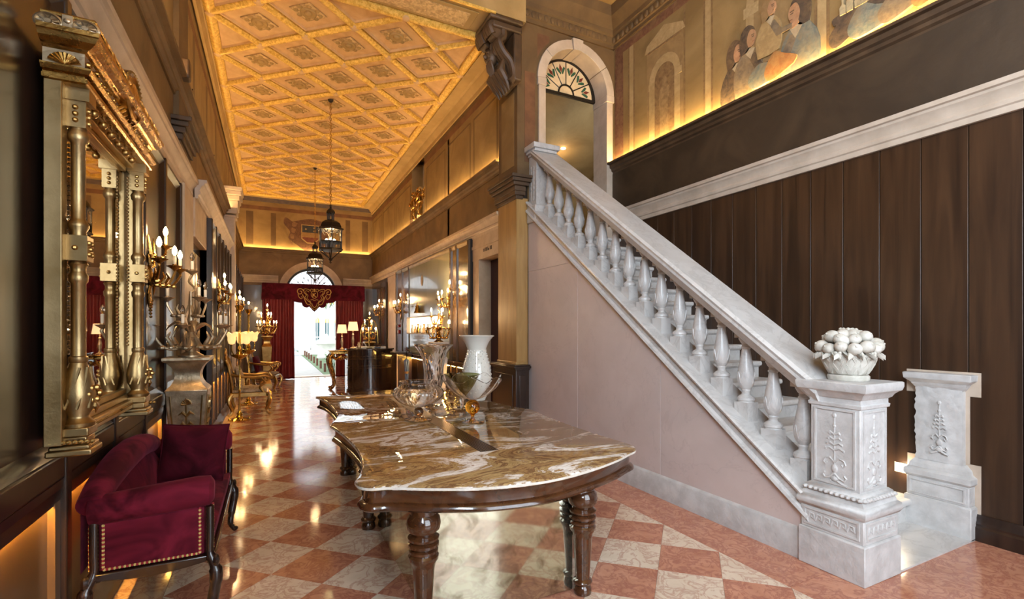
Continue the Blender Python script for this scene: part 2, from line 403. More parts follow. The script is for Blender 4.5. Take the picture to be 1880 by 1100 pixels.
niche = pt('niche', (.15,.082,.032), (.25,.145,.058)); grey = pt('grey', (.13,.095,.062), (.22,.16,.095)); blue = pt('blue', (.095,.115,.11), (.19,.185,.14)); drk = pt('dark', (.05,.032,.022), (.10,.065,.04))
skin = pt('skin', (.36,.18,.085), (.46,.25,.13)); orng = pt('orange', (.30,.11,.03), (.40,.20,.06)); red_ = pt('red', (.20,.06,.025), (.32,.13,.05)); hair = pt('hair', (.07,.04,.022), (.13,.08,.045))
def rect(y0, y1, z0, z1): return [(y0,z0),(y1,z0),(y1,z1),(y0,z1)]
paint('painted_border', pt('brd', (.13,.05,.025), (.2,.09,.045)), rect(5.86, 6.06, 4.18, 6.0)); paint('painted_border', pt('brd', (0,0,0)), rect(-1, 5.86, 5.86, 5.99))
for y in (5.72, 5.60, 4.62, 4.30, 4.18, 2.92, 2.80, 1.9, 1.78): paint('painted_pilaster_line', lin, rect(y, y+.025, 4.18, 5.86))
for y in (5.63, 4.21, 2.83, 1.81): paint('painted_pilaster', pale, rect(y, y+.085, 4.18, 5.86), .0012)
ny = 4.98
paint('painted_niche_wall', shad, rect(ny-.32, ny+.36, 4.18, 5.62), .001)
paint('painted_niche_frame', pale, [(ny-.27,4.18),(ny+.31,4.18),(ny+.31,5.1)]+[(ny+.02+.29*math.cos(R(a)),5.1+.29*math.sin(R(a))) for a in range(0,181,15)]+[(ny-.27,5.1)], .002)
paint('painted_niche', niche, [(ny-.17,4.18),(ny+.20,4.18),(ny+.20,5.08)]+[(ny+.015+.185*math.cos(R(a)),5.08+.19*math.sin(R(a))) for a in range(0,181,15)]+[(ny-.17,5.08)], .003)
for y in (ny-.24, ny+.27): paint('painted_capital', pt('cap', (.37,.25,.11), (.46,.325,.155)), rect(y-.06, y+.05, 5.0, 5.09), .004)
paint('painted_pediment', pt('cap', (0,0,0)), [(ny-.36,5.56),(ny+.40,5.56),(ny+.36,5.66),(ny+.02,5.80),(ny-.32,5.66)], .004)
paint('painted_pediment_shadow', lin, [(ny-.30,5.53),(ny+.34,5.53),(ny+.34,5.56),(ny-.30,5.56)], .005)
paint('painted_statue', pt('stat', (.20,.12,.05), (.31,.195,.085)), [(ny-.07,4.30),(ny+.09,4.30),(ny+.10,4.62),(ny+.12,4.86),(ny+.06,4.98),(ny+.05,5.05),(ny+.01,5.10),(ny-.03,5.05),(ny-.03,4.98),(ny-.09,4.90),(ny-.05,4.62)], .004)
# architecture behind the banquet group
paint('painted_arch_frame', pale, [(2.98,4.2),(3.72,4.2),(3.72,5.25)]+[(3.35+.37*math.cos(R(a)),5.25+.37*math.sin(R(a))) for a in range(0,181,15)]+[(2.98,5.25)], .0015)
paint('painted_arch', shad, [(3.08,4.2),(3.62,4.2),(3.62,5.22)]+[(3.35+.27*math.cos(R(a)),5.22+.28*math.sin(R(a))) for a in range(0,181,15)]+[(3.08,5.22)], .002)
for y in (3.05, 3.66): paint('painted_capital', pt('cap', (0,0,0)), rect(y-.10, y+.09, 5.14, 5.26), .003)
def curve2(pts, n=5): return [(p.x, p.y) for p in cr([(a, c, 0) for a, c in pts]+[(pts[0][0], pts[0][1], 0)], n)][:-1]
paint0 = paint; FL = [-.0065]
def figure(y, z, s, coat, hr, flip=1, look=.05):
    f = lambda u, v: (y+flip*u*s, z+v*s); FL[0] += .0065; dl_ = FL[0]
    def paint(n_, m_, p_, l_): return paint0(n_, m_, p_, l_+dl_)
    paint('painted_coat', coat, [f(*q) for q in ((-.19,-.05),(.0,-.07),(.16,-.05),(.19,.06),(.20,.18),(.19,.28),(.165,.38),(.10,.47),(.0,.51),(-.11,.47),(-.18,.36),(-.215,.25),(-.22,.12))], .004)
    paint('painted_arm', grey if coat is not grey else drk, [f(*q) for q in ((.0,.40),(.09,.42),(.20,.23),(.11,.17))], .0055); paint('painted_sleeve', grey if coat is not grey else drk, [f(*q) for q in ((.11,.23),(.36,.215),(.36,.145),(.12,.15))], .0062)
    paint('painted_hand', skin, curve2([f(*q) for q in ((.34,.20),(.44,.21),(.45,.16),(.36,.13))]), .006)
    paint('painted_collar', pt('linen', (.38,.30,.19), (.45,.36,.23)), [f(*q) for q in ((.03,.36),(.09,.48),(.0,.51),(-.05,.47))], .006)
    paint('painted_hair', hr, curve2([f(*q) for q in ((-.11,.46),(-.02,.47),(.05,.56),(.08,.72),(.0,.80),(-.09,.76),(-.13,.62))]), .006)
    paint('painted_face', skin, curve2([f(*q) for q in ((.0,.52),(.06,.52),(.09,.57),(.105,.62),(.085,.70),(.02,.72),(-.02,.62))]), .0075)
    paint('painted_brow', hair, [f(*q) for q in ((.04,.648),(.085,.645),(.085,.656),(.04,.66))], .009)
    paint('painted_eye', drk, [f(*q) for q in ((.05,.625),(.08,.622),(.08,.632),(.05,.636))], .009)
    paint('painted_mouth', red_, [f(*q) for q in ((.06,.562),(.09,.566),(.09,.574),(.06,.572))], .009)
figure(3.86, 4.22, .94, drk, hair, -1); figure(3.68, 4.32, .9, grey, drk, -1); figure(3.10, 4.24, 1.0, blue, drk, 1)
figure(3.42, 4.62, .72, pt('faded', (.30,.195,.08), (.38,.255,.11)), pt('fadedh', (.24,.14,.055), (.3,.18,.075)), -1)
for k, (y, c_) in enumerate(((3.5, blue), (3.3, orng), (2.62, drk), (2.45, blue), (2.2, grey), (1.95, orng), (1.75, red_))):
    paint('painted_drapery', c_, curve2([(y-.16, 4.30+.05*(k % 3)), (y+.10, 4.28), (y+.17, 4.40), (y+.06, 4.52+.05*(k % 2)), (y-.06, 4.50), (y-.19, 4.42)]), .030+.0008*k)
for k, y in enumerate((2.66, 2.60, 2.53, 2.48)):
    h = (.16, .22, .14, .2)[k]; paint('painted_decanter', pt('glassy', (.34,.27,.15), (.46,.36,.2)), [(y-.025,4.56),(y+.025,4.56),(y+.028,4.56+h*.45),(y+.008,4.56+h*.6),(y+.01,4.56+h),(y-.01,4.56+h),(y-.008,4.56+h*.6),(y-.028,4.56+h*.45)], .039)
paint('painted_table', drk, curve2([(2.75,4.50),(2.1,4.40),(1.6,4.32),(1.6,4.40),(2.1,4.52),(2.7,4.58)]), .0285)
paint('painted_curtain', red_, curve2([(2.2,4.60),(1.95,4.52),(1.5,4.50),(1.2,4.9),(1.6,5.05),(2.0,4.85)]), .0275)
# ---- stair-hall ceiling (coffered edge)
ce = struct('ceiling'); ce.name = 'ceiling_stair_hall'
boxpart('slab', T['margin'], ce, XL-.3, XW+.3, -3.2, YA+.4, ZT, ZT+.2)
for i, (d, z) in enumerate(((.30, .0), (.55, .035), (.70, .0))):
    for (x0, x1, y0, y1) in ((3.0, XW-d, YA-.4-d*.5, YA-.34-d*.5), (XW-d-.06, XW-d, -3, YA-.4-d*.5)): boxpart('coffer_rail', T['rib'] if i == 1 else T['margin'], ce, x0, x1, y0, y1, ZT-.05, ZT+.01)
# ---- arch wall at the head of the stairs
ACX, AR, AZ = 4.139, .554, 5.256
def archwall(b, x0, x1, z0, z1, cx, r, zs, ya, yb, n=20):
    xs = [x0] + [cx-r*math.cos(PI*i/n) for i in range(n+1)] + [x1]
    zt = [z0] + [zs+r*math.sin(PI*i/n) for i in range(n+1)] + [z0]
    for y, fl in ((ya, 0), (yb, 1)):
        vs = []; fs = []
        def q(p): vs.extend(p); k = len(vs)-4; f = (k, k+1, k+2, k+3); fs.append(f if not fl else f[::-1])
        q([(x0,y,z0),(cx-r,y,z0),(cx-r,y,z1),(x0,y,z1)]); q([(cx+r,y,z0),(x1,y,z0),(x1,y,z1),(cx+r,y,z1)])
        for i in range(1, n+1): q([(xs[i],y,zt[i]),(xs[i+1],y,zt[i+1]),(xs[i+1],y,z1),(xs[i],y,z1)])
        b.add(vs, fs)
    ring = [(cx-r,z0)] + [(xs[i], zt[i]) for i in range(1, n+2)] + [(cx+r,z0)]
    for i in range(len(ring)-1):
        (a, c), (d, e) = ring[i], ring[i+1]; b.add([(a,ya,c),(d,ya,e),(d,yb,e),(a,yb,c)], [(0,1,2,3)])
    b.box(x0, x1, ya, yb, z1-.001, z1)
wa = struct('wall_arch')
part('wall_surface', T['ochred'], wa, lambda b: archwall(b, 3.45, XW+.05, 2.9, ZT, ACX, AR+.001, AZ, YA, YA+.31), False)
boxpart('lower_wall', T['ochred'], wa, 3.30, XW+.1, YA+.02, YA+.31, 0, 2.9)
def sector(b, cx, zs, r0, r1, a0, a1, ya, yb, n=6):
    o = arcpts(cx, zs, r1, a0, a1, n); i = arcpts(cx, zs, r0, a0, a1, n); b.extr(o + i[::-1], 'y', ya, yb)
for a0, a1 in ((0, 38), (38.3, 82), (98, 141.7), (142, 180)):
    part('voussoir', T['capw'], wa, lambda b: sector(b, ACX, AZ, AR-.002, .690, a0+.2, a1-.2, YA-.035, YA+.32), bevel=.005)
part('keystone', T['capw'], wa, lambda b: sector(b, ACX, AZ, AR-.012, .715, 82.3, 97.7, YA-.055, YA+.32), bevel=.005)
for sx in (-1, 1):
    xa, xb = sorted((ACX+sx*(AR-.002), ACX+sx*.668)); boxpart('jamb', T['capw'], wa, xa, xb, YA-.03, YA+.32, 2.9, AZ-.11, bevel=.004)
    xa, xb = sorted((ACX+sx*(AR-.012), ACX+sx*.690)); boxpart('impost', T['capw'], wa, xa, xb, YA-.045, YA+.325, AZ-.11, AZ, bevel=.01)
runX('crown_moulding', T['ochred'], wa, YA, -1, P_CORN, 3.0, XW+.05)
tag(part('egg_ornament', T['ochred'], wa, lambda b: [b.ball((3.16+.105*i, YA-.055, 6.11), .042, 8, 5, (1,.6,1.2)) for i in range(15)]), kind='stuff')
# painted spandrel panel left of the arch
part('painted_spandrel', T['rust'], wa, lambda b: b.extr([(3.24,3.9),(3.42,3.9),(3.42,5.30)]+[(ACX+.735*math.cos(R(a)),AZ+.735*math.sin(R(a))) for a in range(172,129,-6)]+[(3.66,5.9),(3.24,5.9)], 'y', YA-.002, YA+.01), False)
# stained-glass fanlight
fan = struct('window_2')
FZ = AZ+.03; FYY = YA+.29
part('frame', T['black'], fan, lambda b: (sector(b, ACX, FZ, AR-.06, AR-.004, 0, 180, FYY-.02, FYY+.02, 20), b.box(ACX-AR+.004, ACX+AR-.004, FYY-.02, FYY+.02, FZ-.045, FZ), sector(b, ACX, FZ, .125, .15, 0, 180, FYY-.015, FYY+.015, 14)))
for i in range(1, 6):
    a = R(30*i); part('glazing_bar', T['black'], fan, lambda b: b.tube([(ACX+.14*math.cos(a),FYY,FZ+.14*math.sin(a)),(ACX+(AR-.03)*math.cos(a),FYY,FZ+(AR-.03)*math.sin(a))], .010, 6))
pane = M('pale_leaded_glass', (.55,.42,.26), (.66,.52,.34), .25, 0, 8); gg = M('green_stained_glass', (.025,.08,.045), rough=.15); rg = M('red_stained_glass', (.13,.025,.015), rough=.15)
part('half_moon_pane', pane, fan, lambda b: sector(b, ACX, FZ, .001, .126, 0, 180, FYY-.003, FYY+.003, 12))
for i in range(6):
    part('pane', pane, fan, lambda b: sector(b, ACX, FZ, .15, AR-.05, 30*i+.5, 30*i+29.5, FYY-.003, FYY+.003, 5))
    a = R(30*i+15); ca, sa = math.cos(a), math.sin(a)
    def P2(u, v): return (ACX+(.33+u)*ca-v*sa, FZ+(.33+u)*sa+v*ca)
    part('red_petal', rg, fan, lambda b: b.extr([P2(*q) for q in ((0,0),(.06,.025),(.13,0),(.06,-.025))], 'y', FYY-.009, FYY-.004))
    for s_ in (-1, 1): part('green_leaf', gg, fan, lambda b: b.extr([P2(u, s_*v) for u, v in ((-.01,.005),(.05,.03),(.085,.065),(.06,.085),(.02,.06),(-.03,.02))], 'y', FYY-.009, FYY-.004))
# room behind the arch
rm = struct('wall_upper_room')
boxpart('back_wall', T['ochre'], rm, 3.2, 6.4, 9.2, 9.3, 2.9, 5.6); boxpart('side_wall', T['ochre'], rm, 6.3, 6.4, 6.4, 9.2, 2.9, 5.6)
boxpart('side_wall', T['ochre'], rm, 3.4, 3.5, 6.45, 9.2, 2.9, 5.6); part('room_ceiling', T['ochre'], rm, lambda b: b.extr([(6.42,5.75),(9.2,4.7),(9.2,4.8),(6.42,5.85)], 'x', 3.4, 6.4), False); boxpart('head_wall', T['ochre'], rm, 3.4, 6.4, 6.4, 6.44, 5.7, 6.0); boxpart('room_floor', T['white'], rm, 3.5, 6.4, YA, 9.2, 2.85, 2.985)
dl = tag(part('downlight', emit('downlight_lens', (1,.8,.5), 12), None, lambda b: b.lathe([(.05,0),(.05,.012)], 16)), 'small round recessed downlight in the room behind the stair arch', 'light'); dl.location = (5.13, 8.0, 5.135)
point('downlight_glow', (5.13, 8.0, 4.9), 9, (1,.7,.36), .05)
# ---- staircase
st = thing('staircase', 'white marble staircase rising beside the brown plank wall', 'staircase')
STX0, STX1 = 3.40, XW-.002
def capz(y): return 1.897+.735*(y-4.0)
for i in range(17):
    y0 = 2.1+.237*i; z1 = .03+.174*(i+1); y1 = y0+.237+.02 if i < 16 else YA-.034
    def stepf(b):
        b.box(STX0, STX1, y0, y1+.03, z1-.21, z1-.045)
        b.extr([(y0-.0, z1-.065),(y0-.012,z1-.06),(y0-.016,z1-.05),(y0-.035,z1-.045),(y0-.042,z1-.025),(y0-.036,z1-.006),(y0-.025,z1),(y1,z1),(y1,z1-.065)], 'x', STX0, STX1)
    part('step', T['white'], st, stepf, ang=50)
boxpart('landing_slab', T['white'], st, 3.66, XW-.02, 1.685, 2.14, -.01, .012)
boxpart('core', T['pink'], st, 3.42, XW-.01, 2.3, YA-.005, -.01, .1)
def clip(y0, y1, z0, z1, off=-.166):
    L = lambda y: capz(y)+off-.002
    if L(y1) <= z0: return None
    a = y0 if L(y0) > z0 else 4+(z0-off+.002-1.897)/.735
    top = []
    pts = [(a, z0), (y1, z0)]
    if L(y1) > z1:
        yc = 4+(z1-off+.002-1.897)/.735; pts += [(y1, z1)]
        if yc > a: pts += [(yc, z1)]
        else: pts += [(a, z1)]
    else: pts += [(y1, L(y1))]
    if L(a) > z0+1e-4 and L(a) < z1: pts += [(a, L(a))]
    return pts
for (y0, y1, z0, z1) in ((4.84,6.086,.21,2.42),(4.84,6.086,2.42,4),(3.46,4.84,.21,4),(2.02,3.46,.21,4)):
    p = clip(y0+.0015, y1-.0015, z0+.001, z1-.001)
    if p: part('wall_slab', T['pink'], st, lambda b: b.extr(p, 'x', 3.31, 3.42), False, bevel=.002)
part('skirting', T['istria'], st, lambda b: b.extr([(3.285,0),(3.42,0),(3.42,.215),(3.31,.215),(3.298,.205),(3.29,.19)], 'y', 2.03, 6.05))
# ---- balustrade
bl = thing('balustrade', 'white marble balustrade with urn balusters and sloping handrail', 'balustrade')
def slope(b, prof, y0, y1, base):
    n = len(prof); vs = [(x, y0, base(y0)+d) for x, d in prof] + [(x, y1, base(y1)+d) for x, d in prof]
    fs = [tuple(range(n)), tuple(range(n, 2*n))[::-1]] + [(i, n+i, n+(i+1) % n, (i+1) % n) for i in range(n)]
    b.add(vs, fs)
part('stringer_cap', T['white'], bl, lambda b: slope(b, [(3.30,-.175),(3.44,-.175),(3.66,-.06),(3.66,0),(3.275,0),(3.262,-.014),(3.268,-.035),(3.29,-.045),(3.292,-.11),(3.268,-.125),(3.262,-.15),(3.28,-.17)], 2.03, 6.085, capz), ang=25)
part('handrail', T['white'], bl, lambda b: slope(b, [(3.33,.655),(3.60,.655),(3.62,.69),(3.66,.715),(3.675,.75),(3.685,.80),(3.66,.825),(3.29,.825),(3.265,.80),(3.272,.775),(3.268,.75),(3.29,.715),(3.31,.69)], 1.98, 6.0, capz), ang=25)
bp = [(.062,.10),(.062,.115),(.068,.122),(.066,.14),(.050,.155),(.034,.165),(.031,.185),(.037,.195),(.037,.20),(.034,.207),(.048,.228),(.061,.258),(.066,.30),(.062,.35),(.050,.42),(.038,.485),(.031,.535),(.037,.54),(.037,.55),(.031,.556),(.031,.575),(.040,.585),(.050,.605),(.055,.612),(.055,.63)]
bm = MB(); bm.lathe(bp, 20)
for s_ in (-1, 1):
    pass
def poly_box(b, y0, y1, zl, zh, x0, x1):
    b.extr([(y0,zl(y0)),(y1,zl(y1)),(y1,zh(y1)),(y0,zh(y0))], 'x', x0, x1)
poly_box(bm, -.062, .062, lambda y: .735*y-.004, lambda y: .105, -.062, .062)
poly_box(bm, -.062, .062, lambda y: .625, lambda y: .70+.735*y-.03, -.062, .062)
for i in range(8):
    a = 2*PI*i/8
    if True:
        for s_ in (-1, 1):
            bm.tube([(.060*math.cos(a), .060*math.sin(a), .255), (.064*math.cos(a+s_*.20), .064*math.sin(a+s_*.20), .31), (.064*math.cos(a+s_*.33), .064*math.sin(a+s_*.33), .35)], [.003,.0045,.002], 4)
bo = bm.build('baluster', T['white'], bl, ang=40); bo.location = (3.455, 2.175, capz(2.175))
for i in range(1, 16):
    y = 2.175+.237*i; c_ = bo.copy(); COL.objects.link(c_); c_.location = (3.455, y, capz(y))
# upper newel block against the pillar
nb = thing('upper_newel', 'small panelled marble post ending the handrail against the pillar', 'newel post', (3.45, 6.0, 0))
boxpart('shaft', T['white'], nb, -.13, .13, -.13, .083, 3.32, 4.05, bevel=.006); boxpart('base', T['white'], nb, -.17, .16, -.17, .083, 3.10, 3.34, bevel=.02)
part('cap', T['white'], nb, lambda b: [b.box(-.13-d, .13+d, -.13-d, .083, z, z+h) for d, z, h in ((.02,4.05,.03),(.05,4.08,.04),(.08,4.12,.07))], bevel=.008)
part('carved_leaf', T['white'], nb, lambda b: [b.ball((-.132, -.02+.03*s_, 3.45+.07*i), .03, 7, 5, (.35,1,1.3)) for i in range(7) for s_ in (-1,1)])
# ================================================================== HALL STRUCTURE
# ---- pillar between hall and stairs
pl = struct('wall_pillar')
boxpart('core', T['plankdark'], pl, 3.16, 3.42, YA+.03, 6.72, 0, 6.0)
boxpart('dado', T['panel'], pl, 3.06, 3.27, 5.99, 6.78, 0, 1.03, bevel=.006)
part('dado_cap', T['panel'], pl, lambda b: [b.box(3.06-d, 3.27+d*.3, 5.99-d, 6.78, z, z+h) for d, z, h in ((.015,1.02,.025),(.045,1.045,.03),(.03,1.075,.02))], bevel=.006)
boxpart('dado_base', T['panel'], pl, 3.035, 3.275, 5.965, 6.79, 0, .17, bevel=.01)
boxpart('dado_field', T['panel'], pl, 3.048, 3.06, 6.08, 6.68, .25, .95, bevel=.01); boxpart('dado_field', T['panel'], pl, 3.11, 3.22, 5.978, 5.99, .25, .95, bevel=.01)
boxpart('veneer', T['goldwood'], pl, 3.12, 3.16, YA, 6.70, 1.09, 3.47); boxpart('side_veneer', T['goldwood'], pl, 3.16, 3.30, YA, YA+.03, 1.09, 3.47); boxpart('plaster_return', T['ochred'], pl, 3.30, 3.47, YA-.002, YA+.03, 2.4, 3.78)
part('foot_moulding', T['goldwood'], pl, lambda b: b.box(3.10, 3.26, YA-.02, 6.71, 1.09, 1.13), bevel=.01)
part('capital', T['umber'], pl, lambda b: [b.box(3.12-d, 3.20+d, YA-d, 6.70+d, z, z+h) for d, z, h in ((.02,3.45,.05),(.045,3.50,.06),(.05,3.56,.07),(.085,3.63,.05),(.11,3.68,.05),(.13,3.73,.045))], bevel=.008)
boxpart('upper_shaft', T['ochred'], pl, 3.13, 3.46, YA-.004, 6.70, 3.77, ZT)
boxpart('painted_strip', T['rust'], pl, 3.25, 3.42, YA-.008, YA, 4.0, 5.3); boxpart('painted_panel', T['ochre'], pl, 3.126, 3.13, 6.18, 6.6, 3.95, 5.0)
# ---- carved bracket under the beam
cb = thing('carved_bracket', 'dark carved scroll bracket with grotesque head under the ceiling beam', 'bracket')
part('back_plate', T['umber'], cb, lambda b: [b.box(3.0, 3.128, 5.93, 6.45, 5.05, 5.70), b.box(2.62, 3.128, 5.88, 6.47, 5.79, 5.849), b.box(2.68, 3.128, 5.92, 6.44, 5.70, 5.79)], bevel=.02)
def scroll(b, y0, y1, cx, cz, r0, turns=1.6, w=.045):
    pts = []
    for i in range(36):
        t = i/35; a = R(90)+turns*2*PI*t; r = r0*(1-.8*t); pts.append((cx+r*math.cos(a), cz+r*math.sin(a)))
    for i in range(35):
        (a, c), (d, e) = pts[i], pts[i+1]; b.box(min(a,d)-w*.35, max(a,d)+w*.35, y0, y1, min(c,e)-w*.35, max(c,e)+w*.35)
for y0 in (5.98, 6.24):
    def vol(b):
        prof = cr([(2.70,y0,5.62),(2.66,y0,5.72),(2.74,y0,5.78),(2.84,y0,5.74),(2.86,y0,5.62),(2.80,y0,5.54),(2.86,y0,5.42),(2.98,y0,5.30),(3.02,y0,5.12),(2.96,y0,5.02)], 5)
        for dy in (0, .05, .10, .15): b.tube([(p.x, y0+dy, p.z) for p in prof], [.06 if .02 < dy < .13 else .05]*len(prof), 8)
        b.lathe([(.09,0),(.09,.16),(.06,.17),(.04,.19),(.0001,.19)], 18); n = 18*5
        b.xf(Matrix.Translation((2.76, y0-.02, 5.66)) @ Matrix.Rotation(R(-90), 4, 'X'), len(b.v)-n)
    part('scroll', T['umber'], cb, vol)
def face(b):
    b.ball((2.78, 6.20, 5.42), .10, 12, 9, (.85,.95,1.2)); b.ball((2.69, 6.20, 5.41), .028, 8, 6, (1.4,.8,1.2))
    for s_ in (-1, 1):
        b.ball((2.71, 6.20+s_*.04, 5.455), .02, 7, 5); b.ball((2.72, 6.20+s_*.05, 5.40), .03, 7, 5); b.ball((2.80, 6.20+s_*.10, 5.46), .045, 8, 6, (1,.7,1.3))
        for k in range(5): b.tube([(2.75+.02*k,6.20+s_*.05,5.50),(2.74+.03*k,6.20+s_*(.09+.01*k),5.56),(2.79+.03*k,6.20+s_*.13,5.50)], [.02,.02,.008], 6)
    b.ball((2.715, 6.20, 5.345), .028, 8, 5, (1,1.5,.5))
    for k in range(7): b.tube([(2.74,6.13+.022*k,5.34),(2.76,6.12+.026*k,5.26),(2.80,6.14+.02*k,5.18)], [.018,.02,.006], 6)
part('grotesque_head', T['umber'], cb, face)
part('acanthus_drop', T['umber'], cb, lambda b: [b.tube([(2.88,6.02+.09*k,5.32),(2.84,6.02+.09*k,5.18),(2.93,6.03+.085*k,5.06),(2.98,6.04+.08*k,4.94)], [.03,.06,.05,.01], 8) for k in range(5)])
# ---- beam with painted soffit
bm_ = struct('ceiling_beam')
boxpart('beam', T['margin'], bm_, XL-.2, 3.16, 5.88, 6.47, 5.85, ZT)
boxpart('soffit_panel_frame', T['margin'], bm_, XL+.15, 2.5, 5.97, 6.38, 5.832, 5.85, bevel=.01); boxpart('soffit_panel', T['cofferin'], bm_, XL+.25, 2.4, 6.03, 6.32, 5.826, 5.834)
boxpart('soffit_bead', T['rib'], bm_, XL, 2.7, 5.87, 5.90, 5.83, 5.86)
# ---- gilded coffered ceiling of the hall
gc = struct('ceiling_hall')
boxpart('slab', T['margin'], gc, XL-.3, XR+.5, 6.4, YF+.3, ZC+.10, ZC+.25)
CX0, CDX, CY0, CDY, NX, NY = -.73, 1.18, 6.47, 1.06, 3, 10
CX1, CY1 = CX0+NX*CDX, CY0+NY*CDY
for a in ((XL-.1, CX0-.06, 6.4, YF), (CX1+.06, XR+.1, 6.4, YF), (CX0-.06, CX1+.06, CY1+.06, YF)): boxpart('margin', T['margin'], gc, *a, ZC, ZC+.1)
runY('edge_cornice', T['margin'], gc, XR, -1, [(0,5.62),(.03,5.62),(.04,5.68),(.09,5.72),(.12,5.78),(.16,5.8),(0,5.8)], 6.47, YF); runY('edge_cornice', T['margin'], gc, XL, 1, [(0,5.70),(.03,5.70),(.05,5.76),(.06,5.8),(0,5.8)], 6.47, YF)
runX('edge_cornice', T['umber'], gc, YF, -1, [(0,5.68),(.03,5.68),(.05,5.76),(.06,5.8),(0,5.8)], XL, XR)
RW, RH = .052, .05
def ribseg(b, p, q, w=RW, up=ZC+.06):
    d = Vector((q[0]-p[0], q[1]-p[1])); L = d.length; d /= L; n = Vector((-d.y, d.x))
    prof = [(-w, up), (-w, ZC+.02), (-w*.72, ZC+.005), (-w*.45, ZC-.012), (0, ZC-.02), (w*.45, ZC-.012), (w*.72, ZC+.005), (w, ZC+.02), (w, up)]
    vs = [(p[0]+n.x*o, p[1]+n.y*o, z) for o, z in prof]+[(q[0]+n.x*o, q[1]+n.y*o, z) for o, z in prof]
    k = len(prof); b.add(vs, [(i, i+1, k+i+1, k+i) for i in range(k-1)])
def node(i, j): return (CX0+CDX*i/2, CY0+CDY*j/2)
for a, c in ((node(0,0), node(0,2*NY)), (node(2*NX,0), node(2*NX,2*NY)), (node(0,0), node(2*NX,0)), (node(0,2*NY), node(2*NX,2*NY))):
    part('border_rib', T['rib'], gc, lambda b: ribseg(b, a, c, .07))
cr_full = None
def coffer(poly, full):
    c = (sum(p[0] for p in poly)/len(poly), sum(p[1] for p in poly)/len(poly)); L = [(p[0]-c[0], p[1]-c[1]) for p in poly]
    o = None; b = MB(); n = len(L)
    def ring(s, z): return [(x*s, y*s, z) for x, y in L]
    rs = [ring(1.0, .06), ring(.86, .055), ring(.82, .03), ring(.78, .03), ring(.75, .055), ring(.70, .06)]
    b.add([p for r in rs for p in r], [(k*n+i, (k+1)*n+i, (k+1)*n+(i+1) % n, k*n+(i+1) % n) for k in range(len(rs)-1) for i in range(n)])
    k = len(b.v); b.add(ring(.70, .06), [tuple(range(n))[::-1]])
    o = b.build('coffer', T['coffer'], gc, False); o.location = (c[0], c[1], ZC)
    if full:
        b = MB(); b.add(ring(.40, .058)+ring(.40, .045)+ring(.36, .04), [(n*k+i, n*k+n+i, n*k+n+(i+1) % n, n*k+(i+1) % n) for k in range(2) for i in range(n)]); b.add(ring(.36, .042), [tuple(range(n))[::-1]])
        q = b.build('inner_panel', T['cofferin'], o, False)
        b = MB(); b.lathe([(.001,-.022),(.03,-.02),(.045,-.01),(.05,.0),(.075,-.004),(.09,-.014),(.105,-.004),(.11,.01)], 16, (0,0,.035), cap=False)
        for i in range(8): b.ball((.15*math.cos(PI*i/4), .13*math.sin(PI*i/4), .04), .035, 6, 4, (1,1,.4))
        q2 = b.build('rosette', T['margin'], o)
    return o
proto = None
for j in range(0, 2*NY+1):
    for i in range(0, 2*NX+1):
        if (i+j) % 2 == 0: continue
        # lattice crossings at (i+j) even (border starts on an odd crossing)
        x, y = node(i, j); h, v = CDX/2, CDY/2
        P4 = [(x-h,y),(x,y-v),(x+h,y),(x,y+v)]
        inside = [p for p in P4 if CX0-1e-6 <= p[0] <= CX1+1e-6 and CY0-1e-6 <= p[1] <= CY1+1e-6]
        if len(inside) == 4:
            if proto is None: proto = coffer(P4, True)
            else:
                c_ = copytree(proto, gc); c_.location = (x, y, ZC)
        elif len(inside) == 3: coffer(inside, False)
        for (dx, dy) in ((1,-1),(1,1)):
            pass
        for a, c in ((0,1),(1,2),(2,3),(3,0)):
            p, q = P4[a], P4[c]
            if p in inside and q in inside and a in (0, 1): part('rib', T['rib'], gc, lambda b: ribseg(b, p, q))
            elif p in inside and q in inside and ((i == 0 and False)): pass
# ribs along cells on the far edge are shared, close remaining with edge crossings
for j in range(0, 2*NY+1):
    for i in range(0, 2*NX+1):
        if (i+j) % 2 == 0: part('rib_boss', T['coffer'], gc, lambda b: b.lathe([(.001,-.03),(.03,-.028),(.06,-.01),(.062,.03)], 10, (*node(i,j), ZC), cap=False)) if (i, j) != (0, 0) else None
# ---- hall right wall
wh = struct('wall_hall_right')
boxpart('core', T['ochred'], wh, XR+.3, XR+.5, 6.6, YF+.3, 0, ZC+.1)
boxpart('frieze', T['frieze'], wh, XR, XR+.3, 6.6, YF, 3.18, 4.10)
for y0, y1 in ((6.6, 10.95), (12.05, YF)):
    boxpart('frescoed_upper_wall', T['ochre'], wh, XR, XR+.3, y0, y1, 4.10, ZC)
    boxpart('painted_band', T['rust'], wh, XR-.004, XR, y0, y1, 5.42, 5.54); boxpart('painted_band', T['ochred'], wh, XR-.003, XR, y0, y1, 5.54, 5.62)
for y0, y1 in ((6.9,7.9),(8.05,9.3),(9.45,10.8),(12.2,13.8),(14.0,15.5),(15.7,17.2)):
    part('painted_panel_line', T['ochred'], wh, lambda b: [b.box(XR-.004, XR, y0, y0+.03, 4.3, 5.3), b.box(XR-.004, XR, y1-.03, y1, 4.3, 5.3), b.box(XR-.004, XR, y0, y1, 5.27, 5.3)])
boxpart('niche_back', T['capw'], wh, XR+.28, XR+.3, 10.95, 12.05, 4.1, ZC)
runY('cornice', T['cape'], wh, XR, -1, P_STONE, 6.7, YF); runY('ledge', T['frieze'], wh, XR, -1, P_LEDGE, 6.7, YF); ledY(wh, XR, -1, 6.75, YF-.1)
